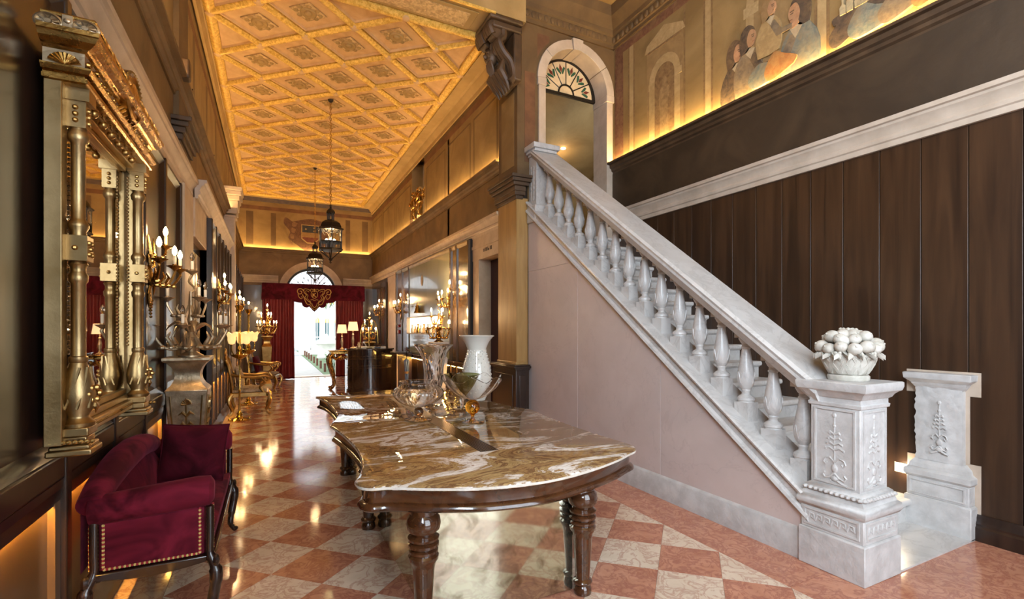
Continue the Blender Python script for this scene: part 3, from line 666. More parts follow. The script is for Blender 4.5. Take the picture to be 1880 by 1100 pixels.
# doorway with stone surround
d1 = struct('door_1')
boxpart('lintel', T['cape'], d1, XR-.03, XR+.25, 6.66, 7.88, 2.78, 3.18); boxpart('lintel_band', T['cape'], d1, XR-.045, XR-.03, 6.66, 7.88, 2.98, 3.03)
boxpart('jamb', T['cape'], d1, XR-.03, XR+.20, 7.60, 7.86, 0, 2.78, bevel=.004)
boxpart('velvet_lining', T['maroon'], d1, XR+.20, XR+.25, 6.6, 7.9, 0, 2.78)
part('inscription', T['black'], d1, lambda b: [b.box(XR-.034, XR-.03, 7.06+.05*k, 7.06+.05*k+w_, 2.885, 2.885+h_) for k, w_, h_ in ((0,.03,.06),(1,.012,.06),(2,.03,.03),(3,.012,.06),(4,.03,.06),(5,.012,.06),(6,.028,.05))])
# panelled unit
XU = XR-.09
pu = thing('wall_cabinet', 'bronze lacquer wall panelling with sage centre and glowing bottle niche', 'wall panelling')
boxpart('carcass', T['plankdark'], pu, XU+.03, XR, 7.90, 13.42, 0, 3.19)
for y in (7.90, 8.50, 8.83, 12.00, 12.70, 13.34): boxpart('stile', T['bronze'], pu, XU-.015, XU+.03, y, y+.07, .0, 3.17, bevel=.006)
for y0, y1, t in ((7.97,8.50,'bronze'),(8.57,8.83,'bronze'),(12.07,12.70,'bronze'),(12.77,13.34,'bronze')):
    boxpart('panel', T[t], pu, XU+.01, XU+.03, y0, y1, 1.0, 3.10, bevel=.004)
    boxpart('lower_panel', T['panel'], pu, XU+.005, XU+.03, y0, y1, .2, .88, bevel=.004)
for y0, y1 in ((7.97,8.50),(8.57,8.83),(8.90,12.00),(12.07,12.70),(12.77,13.34)):
    part('top_bevel', T['paleg'], pu, lambda b: b.extr([(XU-.01,3.17),(XU-.01,3.13),(XU+.03,3.06),(XU+.03,3.17)], 'y', y0, y1))
    boxpart('amber_strip', T['led2'], pu, XU+.0, XU+.012, y0+.03, y1-.03, .885, .893)
boxpart('dado_rail', T['bronze'], pu, XU-.035, XU+.03, 7.90, 13.42, .895, .99, bevel=.012)
boxpart('plinth', T['panel'], pu, XU-.02, XU+.03, 7.90, 13.42, 0, .16, bevel=.008)
NZ0, NZ1, NY0, NY1 = 1.49, 1.88, 9.35, 11.93
for k in range(4):
    y0 = 8.90+.775*k; y1 = y0+.772; boxpart('sage_panel', T['sagewall'], pu, XU+.006, XU+.03, y0, y1, NZ1, 3.10); boxpart('sage_panel', T['sagewall'], pu, XU+.006, XU+.03, y0, y1, 1.0, NZ0)
    boxpart('lower_panel', T['panel'], pu, XU+.005, XU+.03, y0+.02, y1-.02, .2, .88, bevel=.004)
boxpart('sage_side', T['sagewall'], pu, XU+.006, XU+.03, 8.90, NY0, NZ0, NZ1)
boxpart('niche_glow', T['nichelight'], pu, XU+.022, XU+.03, NY0, 12.0, NZ0, NZ1)
for a in ((XU-.06, XU+.03, NY0-.02, 12.0, NZ1-.012, NZ1+.012), (XU-.06, XU+.03, NY0-.02, 12.0, NZ0-.012, NZ0+.012), (XU-.06, XU+.03, NY0-.02, NY0, NZ0, NZ1), (XU-.06, XU+.03, 11.98, 12.0, NZ0, NZ1)): boxpart('niche_frame', T['capw'], pu, *a)
for y in (9.9, 11.0):
    pass
op = tag(part('oval_plaque', T['cape'], None, lambda b: b.ball((XU-.0, 10.85, 2.72), .13, 14, 8, (.12,.62,1)), False), 'pale oval plaque high on the sage panel of the right wall', 'plaque')
bell = thing('brass_bell', 'small brass bell on the sage panel above the glowing niche', 'bell', (XU-.05, 11.05, 1.97))
part('bell', T['brass'], bell, lambda b: b.lathe([(.085,0),(.08,.02),(.06,.06),(.05,.14),(.035,.18),(.012,.20)], 16)); part('crown', T['brass'], bell, lambda b: b.tube([(0,-.02,.2),(0,-.025,.24),(0,.025,.24),(0,.02,.2)], .008, 6)); boxpart('mount', T['brass'], bell, -.02, .056, -.03, .03, .19, .22)
for i in range(9):
    y = 9.62+.245*i; h = (.17,.22,.20,.14,.21,.18,.22,.16,.2)[i]
    gl = thing('niche_vase', ('first','second','third','fourth','fifth','sixth','seventh','eighth','ninth')[i]+' small glass vessel counted from the doorway in the glowing wall niche', 'vase', (XU-.02, y, NZ0+.012), group='glass vessels in the glowing wall niche')
    r_ = .035+.006*(i % 3); part('body', T['smoke'] if i % 3 == 1 else T['brass'] if i % 3 == 0 else T['milk'], gl, lambda b: b.lathe([(r_*.7,0),(r_,.02),(r_,h*.5),(r_*.45,h*.68),(r_*.45,h*.85),(r_*.8,h)], 12)); part('foot', T['smoke'], gl, lambda b: b.lathe([(r_*.95,0),(r_*.9,.008),(r_*.7,.012)], 12))
fa = thing('fire_call_point', 'small red fire call point on the narrow bronze panel', 'alarm', (XU-.01, 13.0, 1.52))
rp = M('red_plastic', (.35,.02,.015), rough=.35); boxpart('box', rp, fa, -.035, .02, -.05, .05, -.05, .05, bevel=.006); boxpart('press_plate', T['capw'], fa, -.038, -.035, -.03, .03, -.03, .03); boxpart('sounder', rp, fa, -.03, .02, -.04, .04, .12, .2, bevel=.02)
# remaining lower wall: pale piece, dark door leaf
boxpart('pale_wall', T['cape'], wh, XR, XR+.3, 13.42, 14.9, 0, 3.18); boxpart('dark_wall', T['panel'], wh, XR, XR+.3, 14.9, YF, 0, 3.18)
boxpart('jamb_face', T['cape'], wh, XR-.005, XR+.3, 7.86, 7.92, 0, 3.18)
d2 = struct('door_2')
for y0, y1 in ((14.9,15.55),(15.6,16.25)):
    boxpart('leaf', T['panel'], d2, XR-.07, XR-.02, y0, y1, 0, 3.05, bevel=.006); boxpart('upper_field', T['bronze'], d2, XR-.082, XR-.07, y0+.09, y1-.09, 1.1, 2.9, bevel=.008); boxpart('lower_field', T['bronze'], d2, XR-.082, XR-.07, y0+.09, y1-.09, .2, .95, bevel=.008)
# ---- far wall with arched garden door
wf = struct('wall_far')
DCX, DR, DZ = 1.216, .79, 2.83
part('frieze_wall', T['frieze'], wf, lambda b: archwall(b, XL-.2, XR+.3, 0, 4.1, DCX, DR, DZ, YF, YF+.35), False)
boxpart('frescoed_upper_wall', T['ochre'], wf, XL-.2, XR+.3, YF, YF+.35, 4.1, ZC)
boxpart('painted_band', T['rust'], wf, XL, XR, YF-.004, YF, 5.42, 5.54)
for x0, x1 in ((-.7,-.5),(.0,.15),(2.3,2.45),(2.85,3.05)): boxpart('painted_column', T['ochred'], wf, x0, x1, YF-.003, YF, 4.3, 5.35)
for x0, x1 in ((XL, DCX-1.0), (DCX+1.0, XR)):
    runX('cornice', T['cape'], wf, YF, -1, [(d*.8, z-.08) for d, z in P_STONE], x0, x1); boxpart('dark_panel', T['bronze'], wf, x0, x1, YF-.05, YF, .1, 3.0)
runX('ledge', T['frieze'], wf, YF, -1, P_LEDGE, XL, XR)
part('light_strip', T['led'], wf, lambda b: b.box(XL+.05, XR-.05, YF-.075, YF-.035, 4.178, 4.19))
part('archivolt', T['cape'], wf, lambda b: sector(b, DCX, DZ, DR-.002, 1.0, 0, 180, YF-.06, YF+.36, 28)); 
for s_ in (-1, 1):
    xa, xb = sorted((DCX+s_*(DR-.002), DCX+s_*1.0)); boxpart('jamb', T['cape'], wf, xa, xb, YF-.06, YF+.36, 0, DZ)
w1 = struct('window_1')
part('frame', T['black'], w1, lambda b: (sector(b, DCX, DZ, DR-.07, DR, 0, 180, YF+.12, YF+.18, 28), b.box(DCX-DR, DCX+DR, YF+.12, YF+.18, DZ-.09, DZ-.02)))
for i in range(1, 14):
    a = R(180*i/14); part('iron_ray', T['black'], w1, lambda b: (b.tube([(DCX+.16*math.cos(a),YF+.15,DZ+.16*math.sin(a)),(DCX+(DR-.03)*math.cos(a),YF+.15,DZ+(DR-.03)*math.sin(a))], .008, 6), b.ball((DCX+(.42+.1*(i % 2))*math.cos(a),YF+.15,DZ+(.42+.1*(i % 2))*math.sin(a)), .02, 6, 5, (1,1,1.6)), b.tube([(DCX+.60*math.cos(a-.1),YF+.15,DZ+.60*math.sin(a-.1)),(DCX+.70*math.cos(a),YF+.15,DZ+.70*math.sin(a)),(DCX+.60*math.cos(a+.1),YF+.15,DZ+.60*math.sin(a+.1))], .005, 5)))
part('hub', T['black'], w1, lambda b: sector(b, DCX, DZ, .12, .16, 0, 180, YF+.13, YF+.17, 14))
# painted coat of arms
ca = struct('wall_far_coat_of_arms'); ca.name = 'wall_painted_arms'
def pf(name, mat, poly, lift): b = MB(); b.extr(poly, 'y', YF-lift, YF-.0005); b.build(name, mat, ca, False)
def sp(pts): return [(x, z) for x, z in curve2(pts, 6)]
ax, az = 1.18, 4.75
mant = pt('mantle', (.085,.036,.018), (.15,.07,.035), 7)
pf('mantling', mant, sp([(ax-.55,az+.38),(ax-.75,az+.50),(ax-.80,az+.30),(ax-.62,az+.05),(ax-.66,az-.18),(ax-.40,az-.38),(ax-.15,az-.55),(ax+.12,az-.48),(ax+.45,az-.36),(ax+.62,az-.10),(ax+.58,az+.12),(ax+.78,az+.32),(ax+.72,az+.52),(ax+.40,az+.46),(ax,az+.52)]), .003)
for s_ in (-1, 1):
    for k in range(4): pf('mantling_scroll', pt('scr', (.17,.09,.04), (.24,.13,.06)), sp([(ax+s_*(.38+.06*k),az+.34-.2*k),(ax+s_*(.52+.04*k),az+.38-.2*k),(ax+s_*(.56+.02*k),az+.25-.2*k),(ax+s_*(.46+.02*k),az+.22-.2*k)]), .005)
pf('shield_rim', pt('rim', (.30,.20,.07), (.4,.28,.11)), [(ax-.28,az+.32),(ax+.28,az+.32),(ax+.28,az-.16),(ax+.1,az-.30),(ax-.1,az-.30),(ax-.28,az-.16)], .005)
pf('shield_chief', pt('navy', (.02,.025,.035), (.035,.04,.05)), [(ax-.25,az+.29),(ax+.25,az+.29),(ax+.25,az+.06),(ax-.25,az+.06)], .007)
pf('shield_fess', pt('ofess', (.24,.13,.045), (.3,.17,.06)), [(ax-.25,az+.06),(ax+.25,az+.06),(ax+.25,az-.10),(ax-.25,az-.10)], .007)
pf('shield_base', pt('rbase', (.12,.025,.018), (.16,.04,.025)), [(ax-.25,az-.10),(ax+.25,az-.10),(ax+.24,az-.15),(ax+.09,az-.27),(ax-.09,az-.27),(ax-.24,az-.15)], .007)
for x, z in ((-.14,.17),(.12,.22),(.12,.12)): pf('shield_star', pt('rim', (0,0,0)), [(ax+x+.04*(1 if i % 2 else .5)*math.cos(PI*i/6), az+z+.04*(1 if i % 2 else .5)*math.sin(PI*i/6)) for i in range(12)], .009)
# ---- left wall
wl = struct('wall_left')
boxpart('core', T['plankdark'], wl, XL-.3, XL-.06, -.45, YF+.3, 0, 3.3); boxpart('core', T['ochred'], wl, XL-.3, XL-.03, -3.2, -.45, 0, 2.5)
boxpart('frieze', T['frieze'], wl, XL-.3, XL-.03, -.45, YF, 3.3, 4.1)
boxpart('frescoed_upper_wall', T['ochre'], wl, XL-.3, XL-.03, -.45, 5.9, 4.1, ZT); boxpart('frescoed_upper_wall', T['ochre'], wl, XL-.3, XL-.03, -3.2, -.45, 6.2, ZT); boxpart('pier', T['ochred'], wl, XL-.3, XL-.03, -3.2, -2.75, 2.5, 6.2); boxpart('frescoed_upper_wall', T['ochre'], wl, XL-.3, XL-.03, 5.9, YF, 4.1, ZC)
boxpart('painted_band', T['rust'], wl, XL-.03, XL-.026, 6.5, YF, 5.42, 5.54)
for y in (1.0, 2.4, 3.8, 5.2, 7.4, 8.8, 10.2, 13.2, 15): boxpart('painted_pilaster', T['ochred'], wl, XL-.03, XL-.027, y, y+.16, 4.2, 5.4)
runY('cornice', T['cape'], wl, XL-.03, 1, P_STONE, -.45, 7.9); runY('ledge', T['frieze'], wl, XL-.03, 1, P_LEDGE, -.45, YF); ledY(wl, XL-.03, 1, -.4, YF-.1)
def bay(parent, x0, y0, y1, zt=3.14, zu=1.02):
    w = .035
    def fr(b):   # bevelled frame around a recessed field
        o = [(y0+w,zu),(y1-w,zu),(y1-w,zt),(y0+w,zt)]; i = [(y0+w+.05,zu+.06),(y1-w-.05,zu+.06),(y1-w-.05,zt-.05),(y0+w+.05,zt-.05)]
        b.add([(x0,a,c) for a, c in o]+[(x0-.03,a,c) for a, c in i], [(k, (k+1) % 4, 4+(k+1) % 4, 4+k) for k in range(4)]); b.add([(x0-.03,a,c) for a, c in i], [(0,1,2,3)])
    part('upper_panel', T['panel'], parent, fr, False)
    part('lower_header', T['panel'], parent, lambda b: b.extr([(x0-.055,.825),(x0-.022,.825),(x0-.022,.79),(x0-.016,.79),(x0,.86),(x0,.90),(x0-.055,.90)], 'y', y0+w, y1-w), False)
    boxpart('lower_panel', T['wainscot'], parent, x0-.055, x0-.04, y0+w, y1-w, .19, .81)
    boxpart('lower_return', T['wainscot'], parent, x0-.04, x0-.012, y1-w-.06, y1-w, .19, .80)
    boxpart('amber_strip', T['led2'], parent, x0-.036, x0-.026, y0+w+.02, y1-w-.02, .815, .824)
def panelling(parent, x0, ys_, zt=3.17):
    for i, y in enumerate(ys_):
        boxpart('stile', T['panel'], parent, x0-.06, x0+.012, y-.034, y+.034, .18, zt, bevel=.008)
        if i+1 < len(ys_): bay(parent, x0, y, ys_[i+1], zt-.03)
    for i in range(len(ys_)-1): boxpart('dado_rail', T['panel'], parent, x0-.06, x0+.006, ys_[i]+.034, ys_[i+1]-.034, .90, 1.02, bevel=.014)
    part('plinth', T['panel'], parent, lambda b: b.extr([(x0-.06+d, z) for d, z in [(0,0),(.09,0),(.09,.08),(.08,.10),(.075,.14),(.062,.16),(.06,.185),(0,.185)]], 'y', ys_[0]-.03, ys_[-1]+.03))
panelling(wl, XL, [-.2,.6,1.4,2.2,3.0,3.8,4.6,5.4,6.25])
# stone jamb and recessed door
d3 = struct('door_3')
boxpart('jamb', T['cape'], d3, XL-.06, XL+.03, 6.30, 6.95, 0, 3.20, bevel=.006); boxpart('lintel', T['cape'], d3, XL-.06, XL+.05, 6.95, 8.10, 2.72, 3.20, bevel=.006)
boxpart('leaf', T['bronze'], d3, XL-.06, XL-.03, 6.95, 8.10, 0, 2.72); 
for y0, y1 in ((7.05,7.48),(7.56,8.0)): boxpart('field', T['paleg'], d3, XL-.03, XL-.02, y0, y1, 1.1, 2.6, bevel=.006); boxpart('field', T['bronze'], d3, XL-.03, XL-.02, y0, y1, .15, .95, bevel=.006)
part('pilaster_capital', T['umber'], wl, lambda b: [b.box(XL-.05, XL+.02+d, 5.98-d, 6.62+d, z, z+h) for d, z, h in ((.02,3.50,.05),(.045,3.55,.06),(.07,3.61,.06),(.10,3.67,.05),(.13,3.72,.045))], bevel=.008)
boxpart('pilaster', T['ochred'], wl, XL-.05, XL+.02, 6.0, 6.6, 3.77, 5.85); boxpart('corbel', T['umber'], wl, XL-.05, XL+.13, 5.86, 6.0, 4.16, 4.36, bevel=.02)
# second, projecting panelling with pale cornice and white pilaster
w2 = struct('wall_left_projection'); X2 = XL+.105
boxpart('core', T['plankdark'], w2, XL-.06, X2-.058, 8.12, 11.95, 0, 3.2); boxpart('end_face', T['panel'], w2, XL-.05, X2+.005, 8.12, 8.15, 0, 3.19)
panelling(w2, X2, [8.19,8.82,9.45,10.08,10.71,11.34,11.91], 3.2)
runY('cornice', T['capw'], w2, X2-.07, 1, [(d*1.15, z+.03) for d, z in P_STONE], 7.0, 11.95)
wp = struct('wall_white_pilaster')
boxpart('shaft', T['capw'], wp, XL-.03, XL+.17, 11.96, 12.36, 0, 4.05); part('capital', T['capw'], wp, lambda b: [b.box(XL-.03, XL+.17+d, 11.96-d, 12.36+d, z, z+h) for d, z, h in ((.03,4.0,.05),(.05,4.08,.12),(.07,4.2,.16),(.10,4.36,.1),(.13,4.46,.1),(.15,4.56,.08))], bevel=.012)
w3 = struct('wall_left_far_panels')
boxpart('core', T['plankdark'], w3, XL-.06, X2-.06, 13.0, YF-.1, 0, 3.2); boxpart('end_face', T['panel'], w3, XL-.05, X2+.005, 13.0, 13.03, 0, 3.25); panelling(w3, X2, [13.06,13.8,14.6,15.4,16.2,16.9], 3.2)
d4 = struct('window_4')
for y in (-2.75, -1.64, -.52): boxpart('mullion', T['blackwood'], d4, XL-.2, XL-.12, y, y+.07, 2.5, 6.2)
for z in (2.5, 4.3, 6.13): boxpart('transom', T['blackwood'], d4, XL-.19, XL-.13, -2.75, -.45, z, z+.07)
for y in (-2.68, -1.57):
    for z0, z1 in ((2.57,4.3),(4.37,6.13)): boxpart('pane', T['pane'], d4, XL-.165, XL-.159, y, y+1.04, z0, z1)
# ---- front wall behind the camera, with the tall glazed opening the daylight comes through
wb = struct('wall_front')
for a in ((XL-.3, .2, 0, ZT), (3.8, XW+.3, 0, ZT), (.2, 3.8, 0, .45), (.2, 3.8, 5.05, ZT)): boxpart('wall_piece', T['ochred'], wb, a[0], a[1], -3.2, -3.0, a[2], a[3])
w4 = struct('window_3')
for x in (.2, 1.37, 2.54, 3.71): boxpart('mullion', T['blackwood'], w4, x, x+.09, -3.12, -3.04, .45, 5.05)
for z in (.45, 2.0, 3.5, 4.97): boxpart('transom', T['blackwood'], w4, .2, 3.8, -3.11, -3.05, z, z+.08)
for i in range(3):
    for z0, z1 in ((.53,2.0),(2.08,3.5),(3.58,4.97)): boxpart('pane', T['pane'], w4, .29+1.17*i, 1.37+1.17*i, -3.085, -3.079, z0, z1)
# ================================================================== NEAR OBJECTS
def ring_off(P, d):
    n = len(P); out = []
    for i in range(n):
        a, c = Vector(P[i-1]), Vector(P[(i+1) % n]); t = (c-a).normalized(); out.append((P[i][0]-t.y*d, P[i][1]+t.x*d))
    return out
# ---- marble-topped table
def crv(pts, n=7): return [(p.x, p.y) for p in cr([(a, c, 0) for a, c in pts], n)]
tf = crv([(.395,2.64),(.405,2.56),(.45,2.505),(.55,2.475),(.74,2.36),(1.0,2.25),(1.32,2.21),(1.64,2.27),(1.90,2.36),(2.06,2.44),(2.16,2.49),(2.215,2.56),(2.225,2.65)])
tr = crv([(2.225,2.65),(2.22,2.77),(2.215,2.95),(2.22,3.3),(2.25,3.75),(2.30,4.10),(2.31,4.22)]) ; tr2 = crv([(2.31,4.22),(2.25,4.35),(2.20,4.6),(2.16,5.0),(2.17,5.5),(2.20,5.85),(2.25,6.08)])
tb = crv([(2.25,6.08),(2.12,6.20),(1.8,6.30),(1.3,6.34),(.85,6.30),(.58,6.22),(.475,6.12)]); tl = crv([(.475,6.12),(.535,5.85),(.56,5.5),(.565,5.0),(.53,4.6),(.465,4.36),(.44,4.25)]); tl2 = crv([(.44,4.25),(.475,4.0),(.505,3.65),(.515,3.3),(.49,2.98),(.445,2.77),(.395,2.64)])
OUT = []
for sgm in (tf, tr, tr2, tb, tl, tl2): OUT += sgm[:-1]
tb_ = thing('marble_table', 'long mahogany table with swirling brown onyx top and mirrored base', 'table')
def slab(b):
    n = len(OUT); I = ring_off(OUT, .008)
    rings = [(I, .772), (OUT, .777), (OUT, .795), (I, .802)]
    b.add([(x, y, z) for Pn, z in rings for x, y in Pn], [(k*n+i, k*n+(i+1) % n, (k+1)*n+(i+1) % n, (k+1)*n+i) for k in range(3) for i in range(n)] + [tuple(range(3*n, 4*n)), tuple(range(n))[::-1]])
top = part('tabletop', T['onyx'], tb_, slab, ang=50)
edge = M('pale_rough_onyx_edge', (.62,.56,.47), (.74,.70,.64), .4, 0, 14, bmp=.5, bscale=40)
def rim_edge(b):
    n = len(OUT); O2 = ring_off(OUT, -.0015); b.add([(x, y, .779) for x, y in O2]+[(x, y, .792) for x, y in O2], [(i, (i+1) % n, n+(i+1) % n, n+i) for i in range(n)])
part('rough_edge', edge, top, rim_edge)
def apron(b):
    n = len(OUT); rr = [(ring_off(OUT, .03), .772), (ring_off(OUT, .04), .755), (ring_off(OUT, .04), .70), (ring_off(OUT, .028), .695), (ring_off(OUT, .014), .682), (ring_off(OUT, .012), .668), (ring_off(OUT, .026), .656), (ring_off(OUT, .06), .652)]
    b.add([(x, y, z) for Pn, z in rr for x, y in Pn], [(k*n+i, (k+1)*n+i, (k+1)*n+(i+1) % n, k*n+(i+1) % n) for k in range(len(rr)-1) for i in range(n)] + [tuple(range((len(rr)-1)*n, len(rr)*n))[::-1]])
part('apron', T['mahog'], tb_, apron, ang=50)
lp = [(.030,0),(.038,.004),(.040,.02),(.036,.045),(.030,.055),(.040,.065),(.043,.078),(.038,.088),(.030,.095),(.031,.11),(.042,.34),(.048,.375),(.056,.39),(.058,.41),(.050,.422),(.056,.43),(.056,.442),(.048,.45),(.059,.462),(.059,.475),(.046,.486),(.058,.496),(.060,.508),(.046,.52),(.048,.53),(.062,.55),(.066,.58),(.062,.61),(.05,.63),(.05,.66)]
for x, y in ((.72,2.48),(1.69,2.42),(.70,3.97),(.73,5.54),(2.03,3.97),(2.02,5.54)):
    if (x, y) == (.72,2.48): L0 = part('leg', T['mahog'], tb_, lambda b: b.lathe([(r*1.38, z) for r, z in lp], 28)); L0.location = (x, y, 0)
    else: c_ = L0.copy(); COL.objects.link(c_); c_.location = (x, y, 0)
mb_ = part('mirrored_base', T['plankdark'], tb_, lambda b: b.box(.79, 1.63, 2.50, 5.85, 0.0, .655))
boxpart('mirror_panel', T['antique'], mb_, .765, 1.655, 2.475, 2.50, .004, .652, bevel=.002)
for y0, y1 in ((2.502,3.6),(3.603,4.72),(4.723,5.85)): boxpart('mirror_panel', T['antique'], mb_, .765, .79, y0, y1, .004, .652, bevel=.002); boxpart('mirror_panel', T['antique'], mb_, 1.63, 1.655, y0, y1, .004, .652, bevel=.002)
gr = part('grille', T['black'], tb_, lambda b: b.box(1.215, 1.345, 2.88, 5.6, .795, .8028))
gs = M('bronze_slat', (.16,.09,.05), rough=.3, metal=1)
for k in range(8): boxpart('slat', gs, gr, 1.219+.016*k, 1.228+.016*k, 2.885, 5.595, .8025, .8055)
# ---- glass on the table
TZ = .8062
def shell(prof, t=.005):
    inner = [(max(.0005, r-t), z+(t if i == 0 else 0)) for i, (r, z) in enumerate(prof)]
    return prof + inner[::-1]
def gpart(name, mat, parent, prof, seg=48, mod=None, closed=False, t=.005):
    b = MB(); b.lathe(prof if closed else shell(prof, t), seg, mod=mod, cap=False); return b.build(name, mat, parent, ang=60)
v1 = thing('twisted_glass_vase', 'tall clear vase with flared rim and spiral twisted flutes', 'vase', (1.51, 4.83, TZ))
def tw(a, t, r, z): k = 1+.020*math.cos(16*a); return (r*k, z, a+2.2*z)
def densify(prof, n=5): return [(p.x, p.y) for p in cr([(r, z, 0) for r, z in prof], n)]
gpart('bowl', T['glass'], v1, densify([(.012,.135),(.05,.15),(.085,.21),(.098,.29),(.10,.38),(.112,.46),(.145,.55),(.198,.625)]), 70, tw, t=.006)
gpart('stem', T['glass'], v1, [(.0005,.012),(.02,.012),(.016,.04),(.028,.065),(.018,.09),(.03,.12),(.014,.14),(.0005,.14)], 24, closed=True); gpart('foot', T['glass'], v1, [(.0005,0),(.095,0),(.096,.006),(.05,.012),(.018,.016),(.0005,.016)], 32, closed=True)
gpart('rim', T['glass'], v1, [(.192,.622),(.200,.620),(.203,.627),(.197,.633),(.192,.628),(.192,.622)], 48, closed=True)
v2 = thing('milk_glass_vase', 'white dotted milk glass vase with trumpet rim', 'vase', (2.05, 4.97, TZ))
mp_ = densify([(.0005,.002),(.085,.002),(.10,.02),(.13,.09),(.155,.18),(.162,.27),(.150,.38),(.122,.48),(.105,.54),(.108,.58),(.14,.65),(.19,.715)])
gpart('body', T['milk'], v2, mp_, 48, t=.006)
def dots(b):
    P = [(p[0], p[1]) for p in mp_ if .06 < p[1] < .56]
    for k in range(0, len(P), 2):
        for i in range(14): a = 2*PI*(i+.5*((k//2) % 2))/14; b.ball((P[k][0]*math.cos(a), P[k][0]*math.sin(a), P[k][1]), .0075, 6, 4)
tag(part('raised_dots', T['milk'], v2, dots), kind='stuff')
gpart('rim', T['milk'], v2, [(.185,.712),(.193,.711),(.196,.718),(.189,.722),(.185,.712)], 40, closed=True)
v3 = thing('amber_stem_bowl', 'clear ruffled glass bowl on an amber ball stem', 'bowl', (1.55, 3.85, TZ))
def ruf(a, t, r, z):
    k = max(0, (z-.19))/.18; return (r*(1+.055*k*math.cos(7*a)), z+.022*k*math.cos(7*a+1.0), a)
gpart('bowl', T['glass'], v3, densify([(.012,.185),(.06,.195),(.12,.225),(.18,.275),(.225,.325),(.255,.375)]), 72, ruf)
gpart('amber_ball', T['amber'], v3, [(.0005,.062)]+[(.064*math.sin(PI*k/14), .124-.064*math.cos(PI*k/14)) for k in range(1, 14)]+[(.0005,.188)], 28, closed=True)
gpart('stem', T['amber'], v3, [(.0005,.008),(.022,.008),(.020,.02),(.012,.032),(.014,.05),(.03,.075),(.0005,.08)], 20, closed=True); gpart('foot', T['glass'], v3, [(.0005,0),(.10,0),(.104,.005),(.06,.012),(.02,.02),(.0005,.02)], 36, lambda a, t, r, z: (r*(1+.05*math.cos(6*a)), z, a), closed=True)
v4 = thing('smoky_stem_bowl', 'low clear optic glass bowl on a dark smoky ball stem', 'bowl', (1.16, 4.15, TZ))
gpart('bowl', T['glass'], v4, densify([(.012,.105),(.07,.115),(.15,.15),(.205,.20),(.218,.235),(.20,.27),(.165,.295),(.155,.315),(.17,.335)]), 72, lambda a, t, r, z: (r*(1+.022*math.cos(24*a)), z, a+.6*z))
gpart('smoky_ball', T['smoke'], v4, [(.0005,.022)]+[(.044*math.sin(PI*k/12), .066-.044*math.cos(PI*k/12)) for k in range(1, 12)]+[(.0005,.110)], 24, closed=True)
gpart('foot', T['glass'], v4, [(.0005,0),(.115,0),(.12,.005),(.08,.012),(.03,.026),(.0005,.026)], 36, lambda a, t, r, z: (r*(1+.05*math.cos(8*a)), z, a), closed=True)
v5 = thing('olive_glass_compote', 'olive green conical glass compote behind the ruffled bowl', 'bowl', (1.72, 4.56, TZ))
gpart('bowl', T['olive'], v5, densify([(.012,.125),(.05,.14),(.10,.20),(.15,.28),(.18,.34)]), 40); gpart('stem', T['glass'], v5, [(.0005,.01),(.02,.01),(.014,.05),(.026,.08),(.014,.11),(.012,.13),(.0005,.13)], 20, closed=True); gpart('foot', T['glass'], v5, [(.0005,0),(.09,0),(.092,.006),(.02,.014),(.0005,.014)], 28, closed=True)
# ---- lower newel post with carved panels
nw = thing('newel_post', 'carved white stone newel post carrying the stone fruit basket', 'newel post', (3.475, 1.885, 0))
def sq(b, rows, cy=0):
    vs = []; fs = []
    for h, z in rows: vs += [(-h,-h+cy,z),(h,-h+cy,z),(h,h+cy,z),(-h,h+cy,z)]
    for k in range(len(rows)-1): fs += [(k*4+i, k*4+(i+1) % 4, k*4+4+(i+1) % 4, k*4+4+i) for i in range(4)]
    fs += [(3,2,1,0), tuple((len(rows)-1)*4+i for i in range(4))]; b.add(vs, fs)
part('plinth', T['istria'], nw, lambda b: sq(b, [(.21,0),(.21,.245),(.203,.252)]), bevel=.008); part('upper_plinth', T['istria'], nw, lambda b: sq(b, [(.198,.25),(.198,.405)]), bevel=.006)
part('torus_base', T['istria'], nw, lambda b: sq(b, [(.198,.40),(.205,.405),(.215,.425),(.218,.445),(.212,.468),(.198,.478),(.192,.485),(.190,.50),(.182,.51),(.186,.525),(.178,.545),(.160,.558)]), ang=50)
part('shaft', T['istria'], nw, lambda b: sq(b, [(.155,.555),(.155,1.10)]), bevel=.004)
part('cap', T['istria'], nw, lambda b: sq(b, [(.155,1.085),(.165,1.09),(.168,1.11),(.160,1.115),(.160,1.145),(.175,1.155),(.185,1.175),(.20,1.19),(.215,1.20),(.222,1.225),(.222,1.25),(.215,1.256)]), ang=30)
part('carved_leaf_band', T['istria'], nw, lambda b: [b.ball(((-.19 if f else -.17+.034*i), (-.17+.034*i if f else -.19), .525), .019, 6, 5, (1,1,.7)) for f in (0,1) for i in range(11)])
